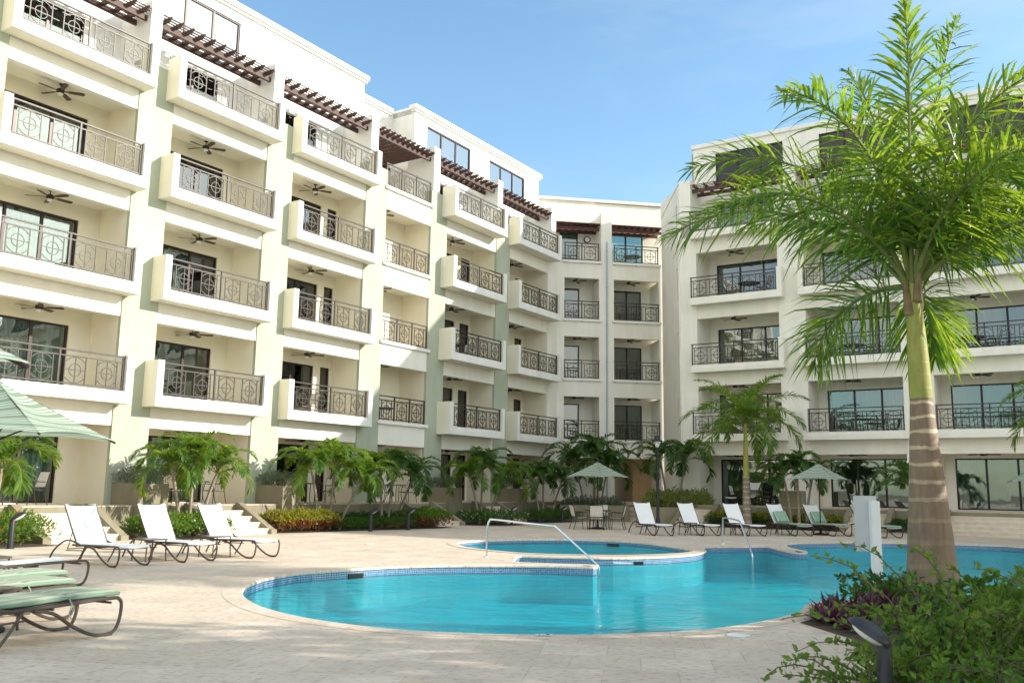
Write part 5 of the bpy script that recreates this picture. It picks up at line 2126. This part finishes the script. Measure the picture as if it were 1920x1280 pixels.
lp = thing('lamp_post', (5.92, 37.0, 0), 0, 'dark lamp post with a flat hooded lantern behind the first white lounger', 'lamp post')
b = MB()
b.lathe([(0.0, 0), (0.16, 0), (0.16, 0.05), (0.10, 0.09), (0.08, 0.3), (0.06, 0.4), (0.055, 3.0), (0.075, 3.05), (0.075, 3.15), (0.0, 3.15)], 16)
b.build('pole', M['bollard'], lp, True)
b = MB()
b.lathe([(0.06, 3.15), (0.085, 3.22), (0.13, 3.38), (0.0, 3.40)], 16)
b.build('lantern_glass', M['opal'], lp, True)
b = MB()
b.lathe([(0.0, 3.39), (0.235, 3.39), (0.235, 3.41), (0.13, 3.46), (0.12, 3.58), (0.05, 3.62), (0.0, 3.64)], 18)
b.build('lantern_hood', M['bollard'], lp, True)


# ---------------------------------------------------------------- handrails, sign, small deck fittings
def rail3(pts, label, r=0.021):
    o = thing('handrail', (pts[0][0], pts[0][1], 0), 0, label, 'handrail', 'steel pool handrails')
    b = MB()
    q = smooth_loop([(x - pts[0][0], y - pts[0][1], z) for x, y, z in pts], 4, False)
    b.tube(q, r, 12)
    b.build('tube', M['steel'], o, True)
    f = MB()
    f.lathe([(0.0, 0.0), (0.055, 0.0), (0.05, 0.014), (0.026, 0.018), (0.0, 0.018)], 14)
    f.build('flange', M['steel'], o, True)
    return o


rail3([(-0.47, 19.7, 0), (-0.47, 19.7, 0.3), (-0.46, 19.69, 0.62), (-0.42, 19.68, 0.75), (-0.33, 19.64, 0.785), (0.3, 19.35, 0.735), (0.88, 19.09, 0.69), (0.97, 19.05, 0.66), (1.35, 18.88, 0.33), (1.7, 18.73, 0.02), (1.79, 18.69, -0.08), (1.81, 18.68, -0.3)],
      'bent steel handrail at the near pool steps')
rail3([(5.95, 25.9, 0), (5.95, 25.9, 0.4), (5.95, 25.88, 0.66), (5.95, 25.78, 0.72), (5.955, 25.0, 0.715), (5.96, 24.1, 0.69), (5.96, 24.0, 0.66), (5.96, 23.4, 0.28), (5.96, 22.95, -0.02), (5.96, 22.87, -0.1), (5.96, 22.85, -0.3)],
      'bent steel handrail at the far pool steps')
sg = thing('sign_post', (5.40, 13.72, 0), R(-4), 'white sign post with a grey board seen from behind by the thick palm', 'sign')
b = MB()
b.box(-0.06, 0.06, -0.075, 0.075, -0.05, 1.33)
b.prism([(-0.06, 1.33), (0.06, 1.33), (0.0, 1.345)], -0.075, 0.075, 1)
b.build('post', M['plastic'], sg)
b = MB()
b.box(-0.12, 0.12, -0.13, 0.13, 0.0, 0.012)
for q in (-0.095, 0.095):
    b.box(q - 0.012, q + 0.012, -0.115, -0.09, 0.012, 0.025)
b.build('base_plate', M['bollard'], sg)
b = MB()
b.box(-0.27, 0.06, 0.078, 0.093, 0.60, 1.41)
b.build('board', mat('grey_sign_board', (0.50, 0.51, 0.51), 0.5, noise=0.04), sg)
b = MB()
b.prism([(0.05 * math.cos(a), 0.13 + 0.10 * math.sin(a)) for a in [i * math.pi / 10 for i in range(11)]] + [(-0.05, 0.0), (0.05, 0.0)], -0.09, -0.077, 1)
b.build('cable_cover', M['blackp'], sg)
for (x, y, lab, r_) in [(2.35, 9.63, 'round white skimmer lid set in the paving at the near pool edge', 0.12), (-3.5, 23.4, 'round white skimmer lid set in the paving left of the wading pool', 0.13)]:
    b = MB()
    b.lathe([(0.0, 0.002), (r_, 0.002), (r_, 0.010), (r_ - 0.015, 0.014), (0.0, 0.014)], 24)
    tag(b.build('round_floor_cover', M['plastic'], None, True, (x, y, 0)), lab, 'drain cover', 'skimmer lids in the paving')
dm = thing('depth_marker', (0.36, 9.42, 0.0125), R(2), 'small white depth marker tile reading 1.5 on the near coping', 'depth marker')
b = MB()
b.box(-0.085, 0.085, -0.03, 0.03, 0.0, 0.004)
b.build('tile', M['plastic'], dm)
b = MB()
# digits 1 . 5 drawn as flat strokes
for x0, x1, y0, y1 in ((-0.05, -0.038, -0.022, 0.022), (-0.012, 0.0, -0.022, -0.012), (0.022, 0.034, 0.0, 0.022), (0.034, 0.056, 0.012, 0.022), (0.034, 0.056, -0.004, 0.006), (0.046, 0.056, -0.022, -0.004), (0.022, 0.046, -0.022, -0.012)):
    b.box(x0, x1, y0, y1, 0.004, 0.0052)
b.build('digits', M['blackp'], dm)
# dark skimmer mouths in the mosaic
for (px, py, wd, lab) in [(690, 1068, 0.42, 'dark skimmer mouth in the near mosaic wall of the big pool'), (1112, 1016, 0.5, 'dark skimmer mouth in the far wall of the wading pool'), (1492, 1020.5, 0.45, 'dark skimmer mouth in the far right mosaic wall')]:
    pl = spa_w if 1000 < px < 1200 else main_w
    g0 = Vector(G(px, py))
    i = min(range(len(pl)), key=lambda q: (Vector(pl[q]) - g0).length)
    a, c = Vector(pl[i - 1]), Vector(pl[(i + 1) % len(pl)])
    p0 = Vector(pl[i])
    b = MB()
    b.box(-wd / 2.6, wd / 2.6, -0.02, 0.008, -0.17, -0.085)
    o = b.build('skimmer_mouth', M['blackp'], None, False, (p0.x, p0.y, 0), math.atan2(c.y - a.y, c.x - a.x))
    tag(o, lab, 'skimmer', 'skimmer mouths')
ck = thing('wall_lamp', CW(1.62, -1.38, 14.95), CANG, 'round dark-rimmed bulkhead lamp on the top terrace wall of the corner block', 'wall lamp')
b = MB()
b.tube([(0, 0.0, 0), (0, -0.05, 0)], 0.19, 20)
b.build('rim', M['black'], ck, True)
b = MB()
b.tube([(0, -0.051, 0), (0, -0.07, 0)], 0.14, 20)
b.build('dial', M['opal'], ck, True)
# pool pole with brush lying on the rim of the wading pool
pb_ = thing('pool_brush', (*G(1150, 1046.5), -0.1), 0, 'white pool cleaning pole lying along the mosaic below the wading pool', 'pool brush')
a_, c_, d_ = G(1150, 1049), G(1196, 1050), G(1255, 1049.5)
o_ = pb_.location
b = MB()
b.tube([(a_[0] - o_.x, a_[1] - o_.y - 0.05, 0.04), (c_[0] - o_.x, c_[1] - o_.y - 0.05, 0.035)], 0.018, 8)
b.build('pole', M['plastic'], pb_, True)
b = MB()
b.box(c_[0] - o_.x - 0.1, c_[0] - o_.x + 0.1, c_[1] - o_.y - 0.09, c_[1] - o_.y - 0.02, 0.01, 0.075)
b.build('brush_head', M['blackp'], pb_)


# ================================================================= foreground bed and shrubs
bd = sheet([G(1500, 1167), G(1595, 1197), G(1640, 1245), G(1652, 1300), (2.75, 5.0), (2.6, 3.4), (13, 3.0), (13, 13.4), (9.0, 13.9), (5.9, 13.6), G(1640, 1136), G(1553, 1138), G(1555, 1152)], [], 0.006)
tag(bd.build('planting_bed', M['soil']), kind='structure')
for nm, pts in (('planting_bed', [(-17.5, -0.62), (-17.5, -3.0), (-13.7, -2.9), (-13.7, -0.62)]), ('planting_bed', [(-11.2, -0.62), (-11.2, -2.2), (-10.6, -2.95), (-8.7, -3.0), (-8.6, -0.62)]),
                ('planting_bed', [(-6.5, -0.62), (-6.45, -1.9), (-5.6, -2.3), (-3.5, -2.5), (-1.5, -2.95), (0.3, -3.2), (1.1, -3.1), (1.3, -2.6), (1.35, -0.62)]), ('planting_bed', [(3.1, -0.62), (3.1, -2.5), (4.0, -3.5), (5.4, -3.6), (5.9, -3.0), (5.9, -0.62)]), ('planting_bed', [(7.5, -0.62), (7.5, -3.0), (9.5, -3.3), (10.9, -3.2), (10.9, -0.62)])):
    w2 = [tuple((LM @ Vector((a, c, 0)))[:2]) for a, c in pts]
    tag(sheet(w2, [], 0.006).build(nm, M['soil']), kind='structure')
w2 = [tuple((RM @ Vector((a, c, 0)))[:2]) for a, c in [(1.5, -1.22), (1.4, -3.0), (7.1, -3.3), (7.1, -1.22)]]
tag(sheet(w2, [], 0.006).build('planting_bed', M['soil']), kind='structure')


def leafy_bush(x, y, label, stems, mats, nper, size, seed, aspect, base=0.12, flow=None, fill=0, fr=(0.7, 0.6), fh=0.7):
    """stems = list of (dx, dy, height reached, sag); leaves sit along every stem"""
    t = thing('shrub', (x, y, 0), 0, label, 'shrub', 'foreground shrubs')
    rr = np.random.default_rng(seed)
    sb, lb_ = MB(), MB()
    P, N = [], []
    for dx, dy, h, sg_ in stems:
        bx, by = rr.normal() * base, rr.normal() * base
        pts = []
        for i in range(9):
            q = i / 8
            pts.append((bx + dx * q ** 1.25 + rr.normal() * 0.012, by + dy * q ** 1.25 + rr.normal() * 0.012, h * (1.55 * q - 0.55 * q ** 3) - sg_ * q ** 4))
        sb.tube(pts, 0.010, 5, r1=0.003)
        for i in range(nper):
            q = 0.18 + 0.82 * (i + rr.random()) / nper
            f = q * 8
            j = min(7, int(f))
            a, c = np.array(pts[j]), np.array(pts[j + 1])
            P.append(a + (c - a) * (f - j) + rr.normal(size=3) * 0.012)
            d = (c - a) / (np.linalg.norm(c - a) + 1e-9)
            N.append(d * 0.45 + np.array([0, 0, 0.35]))
    leaves(lb_, np.array(P), np.array(N), size, rr, aspect, 0.75, 0.10)
    if fill:
        u = rr.normal(size=(fill, 3))
        u /= np.linalg.norm(u, axis=1)[:, None]
        u[:, 2] = np.abs(u[:, 2])
        rad = rr.random(fill) ** 0.4
        lump = 1 + 0.22 * np.sin(u[:, 0] * 6 + 1) * np.cos(u[:, 1] * 5) + 0.12 * np.sin(u[:, 2] * 14 + u[:, 0] * 9)
        Q = u * (rad * lump)[:, None] * np.array([fr[0], fr[1], fh])
        if len(mats) > 1:
            lb_.i = 1
        leaves(lb_, Q, u + np.array([0, 0, 0.4]), size, rr, aspect, 0.8, 0.10)
    lb_.build('foliage', [M[m] for m in mats], t)
    sb.build('stems', M['stem'], t)
    if flow:
        F = MB()
        Q = np.array(flow)
        for _ in range(7):
            leaves(F, Q + rr.normal(size=Q.shape) * 0.02, np.tile([0, 0, 0.3], (len(Q), 1)), 0.045, rr, 0.7, 1.0)
        F.build('flowers', M['flower_pink'], t)
    return t


rr_ = random.Random(21)
st1 = [(-1.0, 0.35, 0.62, 0.1), (-0.75, 0.75, 0.95, 0.0), (-0.55, 0.9, 1.02, 0.0), (-1.05, -0.15, 0.50, 0.15), (-1.1, -0.4, 0.36, 0.2), (-0.9, 0.1, 0.7, 0.12), (-0.35, 0.6, 1.05, 0.0), (-0.1, 0.5, 1.0, 0.0), (-0.8, -0.5, 0.35, 0.1), (-0.5, -0.5, 0.5, 0.1)]
st1 += [(rr_.uniform(-0.3, 0.75), rr_.uniform(-0.6, 0.4), rr_.uniform(0.4, 0.72), rr_.uniform(0, 0.1)) for _ in range(34)]
leafy_bush(3.15, 6.8, 'loose green shrub with long arching stems in the foreground', st1, ['leaf_light', 'leaf_mid'], 34, 0.062, 51, 0.58, 0.2, [(-0.55, -0.9, 0.12), (-0.5, -0.85, 0.2), (-0.62, -0.8, 0.15), (-0.45, -0.95, 0.1)], 900, (0.5, 0.45), 0.5)
st2 = [(rr_.uniform(-0.8, 0.9), rr_.uniform(-0.8, 0.8), rr_.uniform(0.55, 0.85), 0) for _ in range(50)]
leafy_bush(4.35, 7.3, 'dense light green shrub in the lower right corner', st2, ['leaf_light', 'leaf_mid'], 44, 0.08, 52, 0.36, 0.25, None, 3200, (0.9, 0.8), 0.66)
leafy_bush(4.3, 8.6, 'darker broad-leaved shrub at the foot of the thick palm', [(rr_.uniform(-0.55, 0.6), rr_.uniform(-0.4, 0.4), rr_.uniform(0.35, 0.72), 0.05) for _ in range(34)], ['leaf_mid', 'leaf_dark'], 26, 0.085, 53, 0.62, 0.25, None, 1200, (0.7, 0.5), 0.4)
leafy_bush(3.1, 5.2, 'dark green shrub at the bottom right edge beside the large bollard light', [(rr_.uniform(-0.6, 0.7), rr_.uniform(-0.5, 0.5), rr_.uniform(0.35, 0.62), 0.05) for _ in range(34)], ['leaf_mid', 'leaf_mid'], 28, 0.06, 54, 0.5, 0.25, None, 1800, (0.8, 0.6), 0.5)
leafy_bush(5.9, 10.2, 'green shrub behind the lower right shrub', [(rr_.uniform(-0.8, 0.8), rr_.uniform(-0.6, 0.6), rr_.uniform(0.4, 0.68), 0) for _ in range(34)], ['leaf_light', 'leaf_mid'], 26, 0.085, 55, 0.45, 0.25, None, 1800, (0.9, 0.7), 0.5)
st6 = [(rr_.uniform(-0.78, -0.1), rr_.uniform(-0.55, 0.45), rr_.uniform(0.2, 0.48), rr_.uniform(0.0, 0.16)) for _ in range(26)] + [(rr_.uniform(-0.4, 0.5), rr_.uniform(-0.4, 0.4), rr_.uniform(0.25, 0.5), 0.05) for _ in range(14)]
leafy_bush(2.72, 6.35, 'low leafy shrub spilling over the paving left of the large bollard light', st6, ['leaf_light', 'leaf_mid'], 30, 0.055, 56, 0.55, 0.18, None, 700, (0.45, 0.4), 0.32)
leafy_bush(4.9, 9.9, 'low broad-leaved ground plant behind the purple rosettes', [(rr_.uniform(-0.6, 0.8), rr_.uniform(-0.5, 0.6), rr_.uniform(0.15, 0.32), 0.02) for _ in range(30)], ['leaf_dark', 'leaf_mid'], 22, 0.08, 57, 0.55, 0.3, None, 700, (0.8, 0.7), 0.22)
leafy_bush(5.3, 12.9, 'low dark ground plant at the base of the thick palm', [(rr_.uniform(-0.7, 0.9), rr_.uniform(-0.5, 0.5), rr_.uniform(0.15, 0.35), 0.02) for _ in range(26)], ['leaf_dark', 'leaf_mid'], 22, 0.085, 58, 0.55, 0.3, None, 600, (0.8, 0.6), 0.22)
# purple rosettes
ros = [(4.55, 12.0), (4.9, 12.2), (4.7, 11.5), (5.25, 11.9), (4.35, 11.2), (4.95, 11.3), (5.3, 11.2), (4.6, 10.7), (5.6, 12.3), (5.0, 10.5), (3.9, 10.4), (4.25, 10.2), (5.5, 12.9), (5.9, 12.9), G(1535, 1166), G(1560, 1172), G(1550, 1155), G(1585, 1180), G(1575, 1160), G(1600, 1150), G(1610, 1188), G(1570, 1145), G(1640, 1150), G(1530, 1160), G(1600, 1170)]
b = MB()
rg = random.Random(9)
for i in range(34):
    a = rg.random() * 6.28
    e = R(rg.uniform(20, 80))
    l = rg.uniform(0.16, 0.26)
    d = Vector((math.cos(a) * math.cos(e), math.sin(a) * math.cos(e), math.sin(e)))
    s = d.cross(Vector((0, 0, 1))).normalized() * 0.017
    m_ = d * l * 0.5
    k = len(b.v)
    b.v += [tuple(-s * 0.6), tuple(s * 0.6), tuple(m_ - s), tuple(m_ + s), tuple(d * l - Vector((0, 0, 0.03)))]
    b.f += [(k, k + 1, k + 3, k + 2), (k + 2, k + 3, k + 4)]
    b.m += [0, 0]
rme = b.mesh('rhoeo_plant', M['leaf_purple'])
for i, (x, y) in enumerate(ros):
    o = put('rhoeo_plant', rme, None, (x, y, 0.01), i * 1.1)
    o.scale = [1.35 + 0.3 * math.sin(i * 2.1)] * 3
    tag(o, 'purple strap-leaved rosette among others at the bed corner beside the pool', 'plant', 'purple rosettes at the bed corner')


# ================================================================= trees beyond the right edge that shade the near deck
def shade_tree(x, y, h, r, seed, label):
    t = thing('shade_tree', (x, y, 0), 0, label, 'tree', 'broad trees beyond the right edge')
    rr = np.random.default_rng(seed)
    b = MB()
    b.tube([(0, 0, -0.1), (0.1, 0, h * 0.25), (0.0, 0.1, h * 0.5)], 0.2, 10, r1=0.12)
    cl = []
    for i in range(11):
        a = rr.random() * 6.28
        q = rr.random() ** 0.5 * r * 0.7
        c = np.array([q * math.cos(a), q * math.sin(a), h * (0.55 + 0.33 * rr.random())])
        cl.append(c)
        b.tube([(0, 0.1, h * 0.45), tuple(c * np.array([0.5, 0.5, 0.85])), tuple(c)], 0.07, 6, r1=0.02)
    b.build('trunk', M['bark'], t, True)
    f = MB()
    for c in cl:
        u = rr.normal(size=(560, 3))
        u /= np.linalg.norm(u, axis=1)[:, None]
        leaves(f, c + u * (rr.random(560) ** 0.4 * r * 0.42)[:, None] * np.array([1, 1, 0.7]), u, 0.28, rr, 0.5)
    f.build('crown', M['leaf_mid'], t)
    return t


shade_tree(10.2, 8.2, 4.2, 2.0, 64, 'low leafy tree beyond the right edge beside the foreground shrubs')
shade_tree(10.6, 5.0, 4.6, 2.2, 65, 'low leafy tree behind the foreground shrubs beyond the right edge')
shade_tree(9.0, 1.6, 5.2, 2.2, 66, 'low leafy tree to the right of the viewer')


shade_tree(13.5, 5.9, 8.6, 3.4, 61, 'broad leafy tree nearest the viewer beyond the right edge')
shade_tree(16.0, -1.0, 8.5, 3.2, 62, 'broad leafy tree behind the viewer to the right')
shade_tree(13.6, 11.9, 5.6, 2.6, 63, 'lower leafy tree beyond the right edge beside the pool')
